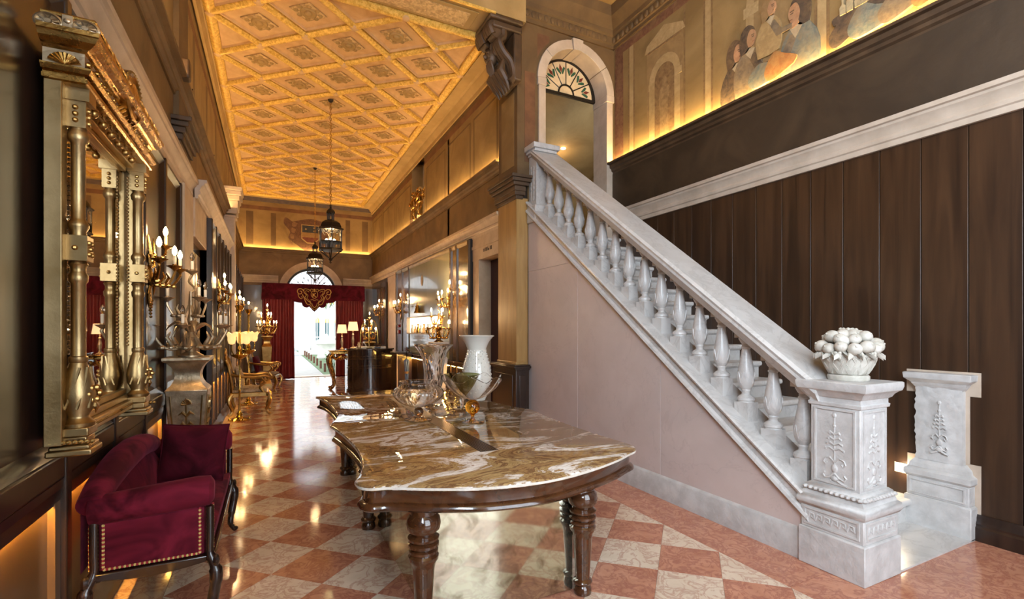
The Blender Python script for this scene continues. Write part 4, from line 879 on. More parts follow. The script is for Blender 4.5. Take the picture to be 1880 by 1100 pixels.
def arab(b, s=1.0, z0=.60, w=.10, zs=1.0):
    t = lambda pts, r: b.tube([(u*w/.1, 0, z0+v*zs) for u, v in pts], r, 5)
    t([(0,.0),(0,.42)], .0045)
    for sgn in (-1, 1):
        t([(0,.05),(sgn*.03,.02),(sgn*.06,.01),(sgn*.075,.03),(sgn*.06,.045)], .007); t([(sgn*.02,.0),(sgn*.05,-.012),(sgn*.08,-.02)], .009)
        t([(0,.12),(sgn*.03,.15),(sgn*.06,.14),(sgn*.07,.115),(sgn*.055,.10),(sgn*.045,.115)], .006)
        for k in range(4): t([(0,.20+.035*k),(sgn*(.03),.215+.035*k),(sgn*(.055-.008*k),.205+.035*k)], .006+.001*(k % 2)); b.ball((sgn*(.055-.008*k)*w/.1, 0, z0+(.205+.035*k)*zs), .009, 6, 4, (1,.6,1))
    b.ball((0,0,z0+.08*zs), .022, 8, 6, (1,.5,1.3)); b.ball((0,0,z0+.36*zs), .011, 6, 5, (1,.6,1)); b.ball((0,0,z0+.43*zs), .014, 6, 5, (1,.6,1.2)); b.ball((0,0,z0+.015*zs), .022, 8, 5, (1.3,.5,.8))
def framef(b, u0, u1, z0, z1, t=.012):
    for a in ((u0,u1,z0,z0+t),(u0,u1,z1-t,z1),(u0,u0+t,z0+t+.0005,z1-t-.0005),(u1-t,u1,z0+t+.0005,z1-t-.0005)): b.box(a[0], a[1], -.006, .004, a[2], a[3])
for i, rz in enumerate((0, -90)):
    q = part('panel_frame', T['istria'], nw, lambda b: framef(b, -.13, .13, .575, 1.075)); q.rotation_euler.z = R(rz); q.location = (0, -.157, 0) if i == 0 else (-.157, 0, 0)
    q = part('arabesque', T['istria'], nw, lambda b: arab(b)); q.rotation_euler.z = R(rz); q.location = (0, -.156, 0) if i == 0 else (-.156, 0, 0)
    q = part('plinth_frame', T['istria'], nw, lambda b: framef(b, -.175, .175, .275, .39)); q.rotation_euler.z = R(rz); q.location = (0, -.199, 0) if i == 0 else (-.199, 0, 0)
    q = part('plinth_foliage', T['istria'], nw, lambda b: [b.tube([(-.15+.05*k,0,.31),(-.135+.05*k,0,.355),(-.11+.05*k,0,.35),(-.105+.05*k,0,.32),(-.125+.05*k,0,.33)], .006, 5) for k in range(6)]); q.rotation_euler.z = R(rz); q.location = (0, -.199, 0) if i == 0 else (-.199, 0, 0)
# ---- stone basket of fruit
fb = thing('stone_fruit_basket', 'carved white stone basket heaped with fruit on the newel post', 'sculpture', (3.475, 1.885, 1.257))
stn = M('weathered_white_stone', (.44,.41,.35), (.60,.57,.51), .6, 0, 14, bmp=.4, bscale=30)
part('base', stn, fb, lambda b: b.lathe([(.115,0),(.12,.01),(.12,.03),(.112,.038)], 28)); part('bowl', stn, fb, lambda b: b.lathe([(.095,.035),(.108,.045),(.132,.08),(.146,.115),(.152,.15),(.155,.175),(.14,.18)], 32))
def weave(b, s_):
    for i in range(12):
        for dk in range(4):
            a0 = 2*PI*i/12+dk*.05; pts = []
            for k in range(5):
                t = k/4; z = .045+.125*t; r = .106+.049*math.sin(t*1.5)+.003; a = a0+s_*.45*t; pts.append((r*math.cos(a), r*math.sin(a), z))
            b.tube(pts, .0042, 5)
part('weave', stn, fb, lambda b: weave(b, 1)); part('weave', stn, fb, lambda b: weave(b, -1))
rr = random.Random(3)
for i in range(34):
    a = rr.uniform(0, 2*PI); e = rr.random()**.8; rad = .165*math.sqrt(1-e*e*.9); z = .20+.11*e
    if i < 13: a = 2*PI*i/13; rad = .155; z = .212+.015*(i % 2)
    elif i < 23: a = 2*PI*(i-13)/10+.2; rad = .11; z = .262+.015*(i % 3)
    elif i < 29: a = 2*PI*(i-23)/6; rad = .06; z = .30
    s_ = rr.uniform(.030, .046); p = (rad*math.cos(a), rad*math.sin(a), z)
    def fr_(b):
        b.ball(p, s_, 12, 9, (1, 1, .92)); b.ball((p[0]*1.0+s_*.85*math.cos(a), p[1]+s_*.85*math.sin(a), p[2]+s_*.4), s_*.18, 6, 5)
    part('fruit', stn, fb, fr_)
for i in range(16):
    a = 2*PI*i/16+.1
    def lf(b):
        c_, d_ = math.cos(a), math.sin(a)
        b.grid(lambda u, v: ((.13+.07*u)*c_-d_*(v-.5)*.06*math.sin(PI*(.1+.88*u)), (.13+.07*u)*d_+c_*(v-.5)*.06*math.sin(PI*(.1+.88*u)), .192-.035*u*u+.012*math.cos(v*9)), 6, 6)
        b.grid(lambda u, v: ((.13+.07*u)*c_-d_*(v-.5)*.06*math.sin(PI*(.1+.88*u)), (.13+.07*u)*d_+c_*(v-.5)*.06*math.sin(PI*(.1+.88*u)), .185-.035*u*u+.012*math.cos(v*9)), 6, 6)
    part('leaf', stn, fb, lf)
for i in range(5):
    a = 2*PI*i/5+.75
    part('grape_cluster', stn, fb, lambda b: [b.ball(((.155+.012*(k % 2))*math.cos(a+.07*(k % 4-1.5)), (.155+.012*(k % 2))*math.sin(a+.07*(k % 4-1.5)), .185-.016*(k//4)), .0125, 7, 5) for k in range(12)])
part('berry_crown', stn, fb, lambda b: [b.ball((.05*math.cos(k*2.4)*math.sqrt(k/22), .05*math.sin(k*2.4)*math.sqrt(k/22), .328+.012*math.cos(k)), .013, 7, 5) for k in range(22)])
# ---- broken half newel in the plank wall
hn = thing('half_newel', 'worn white stone half newel set into the brown plank wall', 'newel post', (XW, 1.90, 0))
def hq(b, rows):
    for (h, d, z0), (h1, d1, z1) in zip(rows, rows[1:]):
        b.add([(-d,-h,z0),(.0,-h,z0),(.0,h,z0),(-d,h,z0),(-d1,-h1,z1),(0,-h1,z1),(0,h1,z1),(-d1,h1,z1)], [(0,3,2,1),(4,5,6,7),(0,1,5,4),(1,2,6,5),(2,3,7,6),(3,0,4,7)])
part('plinth', T['istria'], hn, lambda b: hq(b, [(.215,.11,0),(.215,.11,.24),(.20,.10,.25),(.20,.10,.40)]), bevel=.006)
part('torus_base', T['istria'], hn, lambda b: hq(b, [(.20,.10,.40),(.215,.115,.42),(.215,.115,.46),(.19,.09,.48),(.185,.085,.51),(.155,.06,.55)]), ang=50)
def rough_shaft(b):
    r2 = random.Random(5); N, Mz = 12, 26
    g = [[(-.062-.010*r2.random()*(1 if 2 < i < N-1 else .2), (-.145+.29*i/(N-1))+(.02*r2.random() if i == N-1 else 0), .545+.60*j/(Mz-1)) for j in range(Mz)] for i in range(N)]
    b.grid(lambda u, v: g[round(u*(N-1))][round(v*(Mz-1))], N, Mz); b.box(-.06, 0, -.145, .145, .545, 1.145)
part('shaft', T['istria'], hn, rough_shaft, ang=80)
part('cap', T['istria'], hn, lambda b: hq(b, [(.15,.06,1.12),(.17,.08,1.15),(.18,.09,1.17),(.215,.12,1.20),(.22,.125,1.245),(.21,.12,1.25)]), bevel=.008)
part('plaster_edge', T['capw'], hn, lambda b: [b.box(-.006, 0, -.235, .235, .0, .56), b.box(-.0055, 0, -.17, .17, .561, 1.079), b.box(-.006, 0, -.235, .24, 1.08, 1.265)])
q = part('arabesque', T['istria'], hn, lambda b: arab(b, z0=.63, w=.07, zs=.9)); q.rotation_euler.z = R(-90); q.location = (-.078, -.01, 0)
q = part('plinth_frame', T['istria'], hn, lambda b: framef(b, -.18, .18, .27, .385)); q.rotation_euler.z = R(-90); q.location = (-.102, 0, 0)
# ---- step light
sl = thing('step_light', 'small glowing rectangular step light set low in the plank wall', 'light', (XW-.002, 2.165, .42))
boxpart('lens', T['warmwhite'], sl, -.006, .002, -.058, .058, -.035, .035); boxpart('frame', T['capw'], sl, -.004, .002, -.064, .064, -.041, .041)
point('step_light_glow', (XW-.06, 2.165, .42), 3.0, (1,.8,.52), .03)
# ---- gilded wall mirror
gm = thing('gilded_mirror', 'tall gilded pier mirror with columns and crested cornice on the panelling', 'mirror')
MY0, MY1 = 2.69, 3.94
boxpart('glass', T['mirror'], gm, XL+.018, XL+.035, MY0+.10, MY1-.10, 1.22, 2.68)
for y0, y1 in ((MY0, MY0+.06), (MY1-.06, MY1)):
    boxpart('side_board', T['paleg'], gm, XL+.013, XL+.075, y0, y1, 1.10, 2.66, bevel=.004)
part('backing', T['golddeep'], gm, lambda b: b.box(XL+.012, XL+.02, MY0+.05, MY1-.05, 1.12, 2.70))
for yc, sg in ((MY0+.085, 1), (MY1-.085, -1)):
    xc = XL+.105
    co = part('column', T['paleg'], gm, lambda b: (b.lathe([(.045,1.30-.135),(.058,1.17),(.06,1.185),(.04,1.205),(.038,1.215),(.058,1.26),(.062,1.31),(.05,1.38),(.036,1.43),(.03,1.45),(.034,1.455),(.034,1.475),(.027,1.48),(.027,1.80),(.034,1.81),(.036,1.835),(.028,1.85),(.028,1.87),(.036,1.885),(.03,1.9)], 20, (xc,yc,0)),
        b.box(xc-.042, xc+.042, yc-.042, yc+.042, 1.90, 2.01), b.lathe([(.032,2.01),(.028,2.03),(.038,2.05),(.038,2.065),(.03,2.08),(.026,2.09),(.026,2.42),(.036,2.43),(.04,2.455),(.03,2.475),(.03,2.49)], 18, (xc,yc,0)), b.box(xc-.036, xc+.036, yc-.036, yc+.036, 2.485, 2.60), b.box(xc-.05, xc+.05, yc-.045, yc+.045, 2.60, 2.66)), ang=45)
    part('carved_flower', T['gold'], co, lambda b: [b.ball((xc+.055+.012*math.cos(k*1.05), yc+.03*math.cos(k*1.05), 1.31+.03*math.sin(k*1.05)), .014, 7, 5) for k in range(6)] + [b.tube([(xc+.05,yc,1.28),(xc+.06,yc+.02,1.25),(xc+.05,yc+.04,1.22)], [.012,.01,.003], 6)])
    part('spiral_flute', T['paleg'], co, lambda b: [b.tube([(xc+.06*math.cos(a+.9*t_)*(1-.3*t_), yc+.06*math.sin(a+.9*t_)*(1-.3*t_), 1.25+.18*t_) for t_ in (0,.25,.5,.75,1)], .006, 5) for a in (0, .7, 1.4, -.7, -1.4, 2.1, -2.1)])
    for sx_, sy_, sz_ in [(dx, dy, z) for z in (2.515,2.543,2.571) for dx, dy in ((0,-.037),(.037,0))]+[(0,-.043,1.955),(.043,0,1.955)]+[(.043,s_*.02,z) for s_ in (-1,1) for z in (1.93,1.98)]: part('stud', T['gold'], co, lambda b: b.ball((xc+sx_, yc+sy_, sz_), .0115, 7, 5))
    tag(part('bead_string', T['paleg'], gm, lambda b: [b.ball((XL+.06, yc+sg*.048, 1.5+.0215*k), .009, 6, 4) for k in range(50)]), kind='stuff')
    part('pedestal_block', T['paleg'], gm, lambda b: [b.lathe([(.05+d, z), (.05+d, z+h)], 4, (xc-.012,yc,0), mod=lambda a, t, r, z_: (r*1.3, z_, a+PI/4)) for d, z, h in ((.02,1.13,.04),(.012,1.095,.035),(.025,1.075,.02),(.035,1.05,.027))], bevel=.006)
    part('guilloche', T['gold'], gm, lambda b: [b.ball((xc-.07+.02*k, yc-.081 if sg > 0 else yc+.081, 1.112), .010, 6, 4, (1,.5,1)) for k in range(8)])
part('bottom_rail', T['paleg'], gm, lambda b: (b.box(XL+.013, XL+.09, MY0+.15, MY1-.15, 1.10, 1.155), b.box(XL+.013, XL+.065, MY0+.15, MY1-.15, 1.155, 1.19), b.box(XL+.013, XL+.05, MY0+.1, MY1-.1, 1.19, 1.225)), bevel=.006)
tag(part('rail_beading', T['gold'], gm, lambda b: [b.ball((XL+.092, MY0+.17+.02*k, 1.13), .007, 5, 4) for k in range(46)]), kind='stuff')
part('inner_moulding', T['gold'], gm, lambda b: (b.box(XL+.03, XL+.055, MY0+.14, MY1-.14, 2.59, 2.62), b.box(XL+.03, XL+.09, MY0+.1, MY1-.1, 2.62, 2.66)), bevel=.006)
def crownrun(b, prof):
    # moulded course round three sides: (outset, z) rows
    vs = []; fs = []
    for d, z in prof: vs += [(XL+.012, MY0-d, z), (XL+.15+d, MY0-d, z), (XL+.15+d, MY1+d, z), (XL+.012, MY1+d, z)]
    for k in range(len(prof)-1): fs += [(k*4+i, k*4+i+1, k*4+5+i, k*4+4+i) for i in range(3)]
    n = len(prof)-1; fs += [(n*4, n*4+1, n*4+2, n*4+3), (3,2,1,0)]; b.add(vs, fs)
part('architrave', T['golddeep'], gm, lambda b: crownrun(b, [(.0,2.655),(.012,2.66),(.012,2.685),(.0,2.69),(.0,2.70),(.02,2.705),(.03,2.725),(.03,2.735),(.0,2.74)]), ang=20)
part('frieze', T['silver'], gm, lambda b: crownrun(b, [(.0,2.735),(.0,2.835)]), False)
part('cornice', T['golddeep'], gm, lambda b: crownrun(b, [(.0,2.83),(.012,2.835),(.018,2.845),(.03,2.85),(.05,2.87),(.06,2.895),(.066,2.90),(.066,2.925),(.05,2.93)]), ang=20)
part('frieze_foliage', T['golddeep'], gm, lambda b: [b.ball((XL+.15+.006*math.cos(k*3), MY0+.03+.029*k, 2.785+.022*math.sin(k*1.9)), .017, 7, 5, (.8,1,1)) for k in range(42)] + [b.tube([(XL+.155,MY0+.45+.05*k,2.76),(XL+.17,MY0+.48+.05*k,2.80),(XL+.155,MY0+.51+.05*k,2.77)], [.008,.012,.004], 6) for k in range(7)])
part('end_palmette', T['golddeep'], gm, lambda b: [b.tube([(XL+.085,MY0-.002,2.75),(XL+.085+.055*math.cos(a),MY0-.008,2.75+.06*math.sin(a))], [.004,.010], 6) for a in [R(20+17.5*k) for k in range(9)]])
tag(part('dentils', T['golddeep'], gm, lambda b: [b.box(XL+.02+.012*k, XL+.027+.012*k, MY0-.018, MY0-.004, 2.706, 2.722) for k in range(12)] + [b.box(XL+.15, XL+.168, MY0+.012*k, MY0+.012*k+.007, 2.706, 2.722) for k in range(104)]), kind='stuff')
for k in range(6): part('pendant_ball', T['gold'], gm, lambda b: (b.ball((XL+.12, MY0+.24+.14*k, 2.62), .020, 9, 7), b.tube([(XL+.12,MY0+.24+.14*k,2.635),(XL+.12,MY0+.24+.14*k,2.66)], .007, 6)))
part('pendant_garland', T['gold'], gm, lambda b: [b.ball((XL+.12, MY0+.24+.14*k+.02*j, 2.64-.012*math.sin(PI*j/7)), .010, 6, 4) for k in range(5) for j in range(1, 7)])
part('gallery_rail', T['golddeep'], gm, lambda b: (b.tube([(XL+.02,MY0-.04,3.00),(XL+.19,MY0-.04,3.00),(XL+.19,MY1+.04,3.00)], .010, 6), [b.box(XL+.18, XL+.20, MY0-.03+.12*k, MY0+.01+.12*k, 2.93, 3.0) for k in range(11)]))
for xx in (XL+.045, XL+.165): part('rosette', T['silver'], gm, lambda b: (b.lathe([(.05,0),(.05,.012),(.042,.016),(.038,.008),(.015,.014),(.012,.02),(.0005,.02)], 18), [b.tube([(0,0,.012),(.036*math.cos(k*PI/5),.036*math.sin(k*PI/5),.012)], .005, 5) for k in range(10)], b.xf(Matrix.Translation((xx, MY0-.035, 2.945)) @ Matrix.Rotation(R(90), 4, 'X'))))
part('gallery_block', T['silver'], gm, lambda b: (b.box(XL+.088, XL+.125, MY0-.05, MY0-.02, 2.93, 3.0), b.ball((XL+.107, MY0-.052, 2.965), .014, 8, 5, (1,.5,1))), bevel=.004)
part('crest', T['golddeep'], gm, lambda b: b.lathe([(.17,-.02),(.17,.02),(.155,.028),(.145,.016),(.10,.02),(.09,.03),(.03,.034),(.0005,.036)], 28, cap=True).xf(Matrix.Translation((XL+.17, 3.32, 2.95)) @ Matrix.Rotation(R(90), 4, 'Y')))
part('crest_bead', T['gold'], gm, lambda b: [b.ball((XL+.195, 3.32+.162*math.cos(R(10*k)), 2.95+.162*math.sin(R(10*k))), .009, 6, 4) for k in range(0, 19)])
for o_ in gm.children:
    if o_.name.split('.')[0] in ('architrave','frieze','cornice','frieze_foliage','end_palmette','dentils','gallery_rail','rosette','gallery_block','crest','crest_bead'): o_.scale.z = .76; o_.location.z = 2.655*.24
# ---- power outlet
ol = thing('power_outlet', 'bronze power outlet low on the panelling behind the settee', 'outlet', (XL-.04, 3.12, .52))
boxpart('plate', T['black'], ol, 0, .012, -.045, .045, -.05, .05, bevel=.003); part('socket', T['plankdark'], ol, lambda b: b.lathe([(.028,0),(.028,.004),(.02,.004),(.02,-.004)], 16, cap=False).xf(Matrix.Translation((.011,0,0)) @ Matrix.Rotation(R(90), 4, 'Y')))
# ---- burgundy settee
se = thing('velvet_settee', 'small burgundy velvet settee with rolled arms and carved black legs', 'settee', (-.535, 3.70, 0))
VX0, VX1, VY0, VY1 = -.25, .25, -.72, .72     # local: back at -x, near arm at -y
def roll(b, pts, r, seg=16, flat=1): b.tube(pts, r, seg, flat=flat)
def cushion(b, x0, x1, y0, y1, z0, z1, puff=.02, nu=14, nv=14):
    for zf, sg in ((z1, 1), (z0, -1)):
        def fn(u, v):
            e = (1-(2*u-1)**6)*(1-(2*v-1)**6); return (x0+(x1-x0)*u, y0+(y1-y0)*v, (z0+z1)/2+sg*((z1-z0)/2)*(.45+.55*e)+sg*puff*math.sin(PI*u)*math.sin(PI*v))
        k = len(b.f); b.grid(fn, nu, nv)
        if sg < 0: b.f[k:] = [f[::-1] for f in b.f[k:]]
    def side(u0, v0, u1, v1):
        n = nu; vs = []
        for i in range(n):
            t = i/(n-1); u = u0+(u1-u0)*t; v = v0+(v1-v0)*t; x = x0+(x1-x0)*u; y = y0+(y1-y0)*v; h = (z1-z0)/2*.45; m_ = (z0+z1)/2; vs += [(x,y,m_-h),(x,y,m_+h)]
        b.add(vs, [(2*i, 2*i+2, 2*i+3, 2*i+1) for i in range(n-1)])
    side(0,0,1,0); side(1,0,1,1); side(1,1,0,1); side(0,1,0,0)
part('seat', T['velvet'], se, lambda b: cushion(b, VX0+.05, VX1, VY0+.05, VY1-.05, .40, .50, .015))
part('seat_rail', T['velvetd'], se, lambda b: b.box(VX0+.03, VX1-.015, VY0+.06, VY1-.06, .375, .42), bevel=.01)
for sg in (-1, 1):
    y = sg*.66
    part('arm_panel', T['velvet'], se, lambda b: b.box(VX0+.03, VX1-.03, y-.03, y+.03, .405, .66), bevel=.015)
    a_ = part('arm_roll', T['velvet'], se, lambda b: (b.tube([(VX0-.005,y,.705),(VX0+.1,y,.71),(0,y,.72),(VX1-.06,y,.735),(VX1-.005,y,.735),(VX1+.012,y,.735)], [.07,.075,.078,.08,.076,.05], 20), ))
    if sg < 0:
        def cord(b):
            for path in ([(VX0+.05,.64),(VX0+.05,.418),(VX1-.05,.418),(VX1-.05,.66)],):
                for (x0, z0), (x1, z1) in zip(path, path[1:]):
                    L = math.hypot(x1-x0, z1-z0); n = int(L/.010)
                    for k in range(n): t = (k+.5)/n; b.ball((x0+(x1-x0)*t, y-.034, z0+(z1-z0)*t), .0075, 6, 4, (1,.8,1), m=k % 2)
        cm = M('gold_braid_thread', (.62,.47,.16), rough=.4); part('braid', [cm, M('red_braid_thread', (.28,.01,.02), rough=.6)], se, cord)
        def cord2(b):
            for x in (VX1+.004,):
                for k in range(24): b.ball((x, y+.02, .42+.0102*k), .0072, 6, 4, m=k % 2)
            for k in range(22): b.ball((VX0-.005, y-.018, .42+.0102*k), .0072, 6, 4, m=k % 2)
        part('front_braid', [cm, bpy.data.materials['red_braid_thread']], se, cord2)
def backf(b):
    N = 24; pts = []
    for i in range(N):
        t = i/(N-1); y = -.68+1.36*t; z = .735+.10*math.sin(PI*t)**.7; pts.append((VX0+.0, y, z))
    b.tube(pts, [.06+.02*math.sin(PI*i/(N-1)) for i in range(N)], 18)
    b.grid(lambda u, v: (VX0+.075-.07*v+.03*math.sin(PI*v), -.64+1.28*u, .46+(.27+.1*math.sin(PI*u)**.7)*v), 24, 8)
    b.grid(lambda u, v: (VX0-.045, -.66+1.32*(1-u), .40+(.32+.1*math.sin(PI*u)**.7)*v), 24, 4)
part('backrest', T['velvet'], se, backf)
def rail(b):
    for y in (-.69, .69):
        n = 12; b.add([(VX0+.02+(VX1-VX0-.04)*i/(n-1), y+dy, z) for i in range(n) for dy, z in ((-.02,.405),(.02,.405),(.02,.372-.022*math.sin(PI*i/(n-1))),(-.02,.372-.022*math.sin(PI*i/(n-1))))], [(4*i+k, 4*i+4+k, 4*i+4+(k+1) % 4, 4*i+(k+1) % 4) for i in range(n-1) for k in range(4)])
    for x in (VX0+.02, VX1-.0): b.box(x-.02, x+.02, -.69, .69, .355, .40)
part('apron', T['blackwood'], se, rail, bevel=.006)
for x, y, sx, sy in ((VX0+.015,-.69,-1,-1),(VX1-.005,-.69,1,-1),(VX0+.015,.69,-1,1),(VX1-.005,.69,1,1)):
    def leg(b):
        b.tube(cr([(x,y,.66),(x,y,.50),(x,y,.41),(x+sx*.025,y+sy*.015,.34),(x+sx*.03,y+sy*.018,.27),(x+sx*.012,y+sy*.006,.15),(x+sx*.005,y,.07),(x+sx*.022,y+sy*.012,.03),(x+sx*.04,y+sy*.02,.012)], 5), [.020]*11+[.024]*5+[.032]*5+[.028]*5+[.021]*5+[.017]*5+[.019]*5, 10)
        b.ball((x+sx*.042, y+sy*.02, .016), .016, 8, 6); b.ball((x+sx*.03,y+sy*.02,.37), .026, 8, 6, (.7,.9,1.4))
        for k in range(4): b.ball((x+sx*.045,y+sy*.028,.33-.025*k), .009, 6, 4)
    part('leg', T['blackwood'], se, leg)
cu = thing('velvet_cushion', 'square dark burgundy velvet cushion standing on the settee', 'cushion', (-.515, 4.08, .505), R(-4))
def pil(b):
    for sg in (-1, 1):
        def fn(u, v):
            U, V = 2*u-1, 2*v-1; e = max(0, (1-U**4)*(1-V**4))**.55; pin = 1-.05*(1-abs(U))*0
            return (.205*U*(1-.06*(1-V*V)), sg*.072*e+.004*math.sin(7*U+3*V)*e, .20+.20*V*(1-.06*(1-U*U)))
        k = len(b.f); b.grid(fn, 18, 18)
        if sg > 0: b.f[k:] = [f[::-1] for f in b.f[k:]]
pp = part('cover', T['velvetd'], cu, pil); pp.rotation_euler = (R(-14), R(4), 0); pp.location = (0, 0, .012)
pq = part('piping', T['velvetd'], cu, lambda b: b.tube([(.205*a*(1-.06*(1-c*c)), 0, .2+.2*c*(1-.06*(1-a*a))) for a, c in [(-1+.2*k, -1) for k in range(11)]+[(1, -1+.2*k) for k in range(1, 11)]+[(1-.2*k, 1) for k in range(1, 11)]+[(-1, 1-.2*k) for k in range(1, 11)]], .006, 6)); pq.rotation_euler = pp.rotation_euler; pq.location = pp.location
# ================================================================== HALL OBJECTS
# ---- lanterns
def hexring(b, rows, seg=6, m=0, cap=True): b.lathe(rows, seg, mod=lambda a, t, r, z: (r, z, a+PI/6), m=m, cap=cap)
def lantern(label, loc, chain):
    L = thing('hanging_lantern', label, 'lantern', loc, group='iron lanterns hanging in the hall')
    part('cupola', T['black'], L, lambda b: (hexring(b, [(.05,.90),(.085,.93),(.08,.96),(.05,1.0),(.02,1.02),(.018,1.05),(.03,1.065),(.012,1.09)]), hexring(b, [(.06,.79),(.065,.80),(.06,.81)]), [b.box(.055*math.cos(PI*k/3)-.009, .055*math.cos(PI*k/3)+.009, .055*math.sin(PI*k/3)-.009, .055*math.sin(PI*k/3)+.009, .80, .92) for k in range(6)]))
    part('dome', T['black'], L, lambda b: hexring(b, [(.06,.80),(.11,.79),(.17,.75),(.20,.69),(.205,.66),(.245,.645),(.25,.63),(.235,.615),(.20,.61)]), ang=20)
    part('lower_rim', T['black'], L, lambda b: (hexring(b, [(.19,.235),(.225,.24),(.235,.26),(.225,.275),(.19,.28)]), hexring(b, [(.205,.385),(.215,.39),(.215,.405),(.205,.41)])), ang=20)
    for k in range(6):
        a = PI*k/3+PI/6; x, y = .205*math.cos(a), .205*math.sin(a); part('post', T['black'], L, lambda b: b.box(x-.011, x+.011, y-.011, y+.011, .26, .63))
        x1, y1 = .205*math.cos(a+PI/3), .205*math.sin(a+PI/3)
        part('balusters', T['black'], L, lambda b: [b.tube([(x+(x1-x)*t,y+(y1-y)*t,.27),(x+(x1-x)*t,y+(y1-y)*t,.39)], .006, 5) for t in (.14,.28,.42,.58,.72,.86)])
        part('tracery', T['black'], L, lambda b: [b.tube([(x+(x1-x)*(c-.2),y+(y1-y)*(c-.2),.54),(x+(x1-x)*(c-.12),y+(y1-y)*(c-.12),.59),(x+(x1-x)*c,y+(y1-y)*c,.61),(x+(x1-x)*(c+.12),y+(y1-y)*(c+.12),.59),(x+(x1-x)*(c+.2),y+(y1-y)*(c+.2),.54)], .006, 5) for c in (.27,.73)])
        part('rib', T['black'], L, lambda b: b.tube([(x,y,.25),(x*.55,y*.55,.17),(x*.12,y*.12,.09)], [.011,.009,.009], 5))
    part('finial', T['black'], L, lambda b: b.lathe([(.0005,0),(.012,.01),(.03,.03),(.012,.045),(.04,.075),(.035,.095),(.015,.11)], 12))
    for k in range(3):
        a = 2*PI*k/3+.5; x, y = .075*math.cos(a), .075*math.sin(a)
        cd_ = part('candle', T['milk'], L, lambda b: b.lathe([(.012,.27),(.012,.40)], 8, (x,y,0))); part('bulb', T['bulb'], cd_, lambda b: b.ball((x,y,.43), .028, 8, 7, (1,1,1.3)))
    cm = M('gilt_chain', (.45,.26,.07), rough=.35, metal=1) if 'gilt_chain' not in bpy.data.materials else bpy.data.materials['gilt_chain']
    n = int(chain/.05)
    def ch(b):
        for k in range(n):
            z = 1.09+.05*k; u = k % 2
            b.tube([((.016*math.cos(q) if u else 0), (0 if u else .016*math.cos(q)), z+.025+.031*math.sin(q)) for q in [PI*2*i/8 for i in range(9)]], .005, 4)
    tag(part('chain', cm, L, ch), kind='stuff'); part('ceiling_rose', T['black'], L, lambda b: b.lathe([(.05,0),(.04,-.03),(.015,-.05)], 12, (0,0,1.09+chain)))
    point('lantern_glow', (0, 0, .45), 55, (1,.66,.30), .06, L); return L
lantern('nearer large black iron lantern hanging on a gilt chain', (.984, 9.43, 2.80), 1.93)
lantern('farther black iron lantern hanging just before the arched fanlight', (1.035, 13.6, 2.80), 1.93)
# ---- candle arms: wall sconces and candelabra
def arm(b, p0, p1, z0, drop=.10, r=.010, n=5):
    x0, y0 = p0; x1, y1 = p1
    b.tube(cr([(x0,y0,z0),(x0+(x1-x0)*.3,y0+(y1-y0)*.3,z0-drop),(x0+(x1-x0)*.7,y0+(y1-y0)*.7,z0-drop*.9),(x1,y1,z0+.0),(x1,y1,z0+.03)], n), r, 7)
    for t in (.25, .5, .75): b.ball((x0+(x1-x0)*t, y0+(y1-y0)*t, z0-drop*.95), r*2.0, 7, 5, (1.2,1.2,.8))
    b.tube([(x0+(x1-x0)*.45,y0+(y1-y0)*.45,z0-drop*.8),(x0+(x1-x0)*.6,y0+(y1-y0)*.6,z0-drop*.3),(x0+(x1-x0)*.5,y0+(y1-y0)*.5,z0+.01)], [r*1.6,r*1.2,r*.3], 6)
def cup(parent, x, y, z, mat, lit, s=1.0, candle=None):
    c_ = part('drip_cup', mat, parent, lambda b: b.lathe([(.008*s,0),(.014*s,.012*s),(.03*s,.025*s),(.052*s,.04*s),(.054*s,.046*s),(.03*s,.042*s),(.018*s,.05*s),(.016*s,.06*s)], 12, (x,y,z), mod=lambda a, t, r, z_: (r*(1+.10*math.cos(6*a)*(1 if r > .04*s else 0)), z_, a)))
    part('candle', candle or T['milk'], c_, lambda b: b.lathe([(.013*s,.05*s),(.0135*s,.13*s),(.010*s,.135*s)], 10, (x,y,z)))
    part('bulb', T['bulb'] if lit else T['glass'], c_, lambda b: b.lathe([(.007*s,.135*s),(.017*s,.155*s),(.0185*s,.172*s),(.013*s,.195*s),(.005*s,.212*s),(.0005,.216*s)], 10, (x,y,z)))
    if not lit: part('filament', T['brass'], c_, lambda b: b.tube([(x,y-.004,z+.14*s),(x,y-.004,z+.18*s),(x,y+.004,z+.18*s),(x,y+.004,z+.14*s)], .0012, 4))
    return c_
cand = M('ivory_candle_sleeve', (.66,.55,.40), rough=.5)
def sconce(label, loc, rz, power=16):
    S = thing('wall_sconce', label, 'sconce', loc, rz, group='gilt wall sconces')   # local: wall at x=0, arms towards +x
    part('back_plate', T['golddeep'], S, lambda b: (b.ball((.012,0,0), .06, 10, 7, (.35,.8,1.5)), b.ball((.012,0,-.17), .04, 8, 6, (.4,.8,2.2)), b.ball((.012,0,.13), .035, 8, 6, (.4,1,1.8)), [b.tube([(.015,0,.05*s_),(.03,q*.06,.08*s_),(.02,q*.09,.15*s_)], [.012,.014,.004], 6) for q in (-1,1) for s_ in (-1,1,2)], [b.ball((.02,.01*math.cos(k),-.20-.025*k), .016-.001*k, 6, 5) for k in range(6)]))
    for i, (px, py, pz) in enumerate(((.13,-.33,.03),(.16,.36,.03),(.17,.03,.02),(.08,.22,.20))):
        part('arm', T['golddeep'], S, lambda b: arm(b, (.02,0), (px,py), pz, .10 if i < 3 else .04)); cup(S, px, py, pz+.02, T['golddeep'], True, .95, cand)
    point('sconce_glow', (.22, .05, .30), power, (1,.60,.26), .04, S); return S
sconce('gilt sconce lit beside the tall gilded mirror', (XL+.012, 4.62, 2.02), 0, 14)
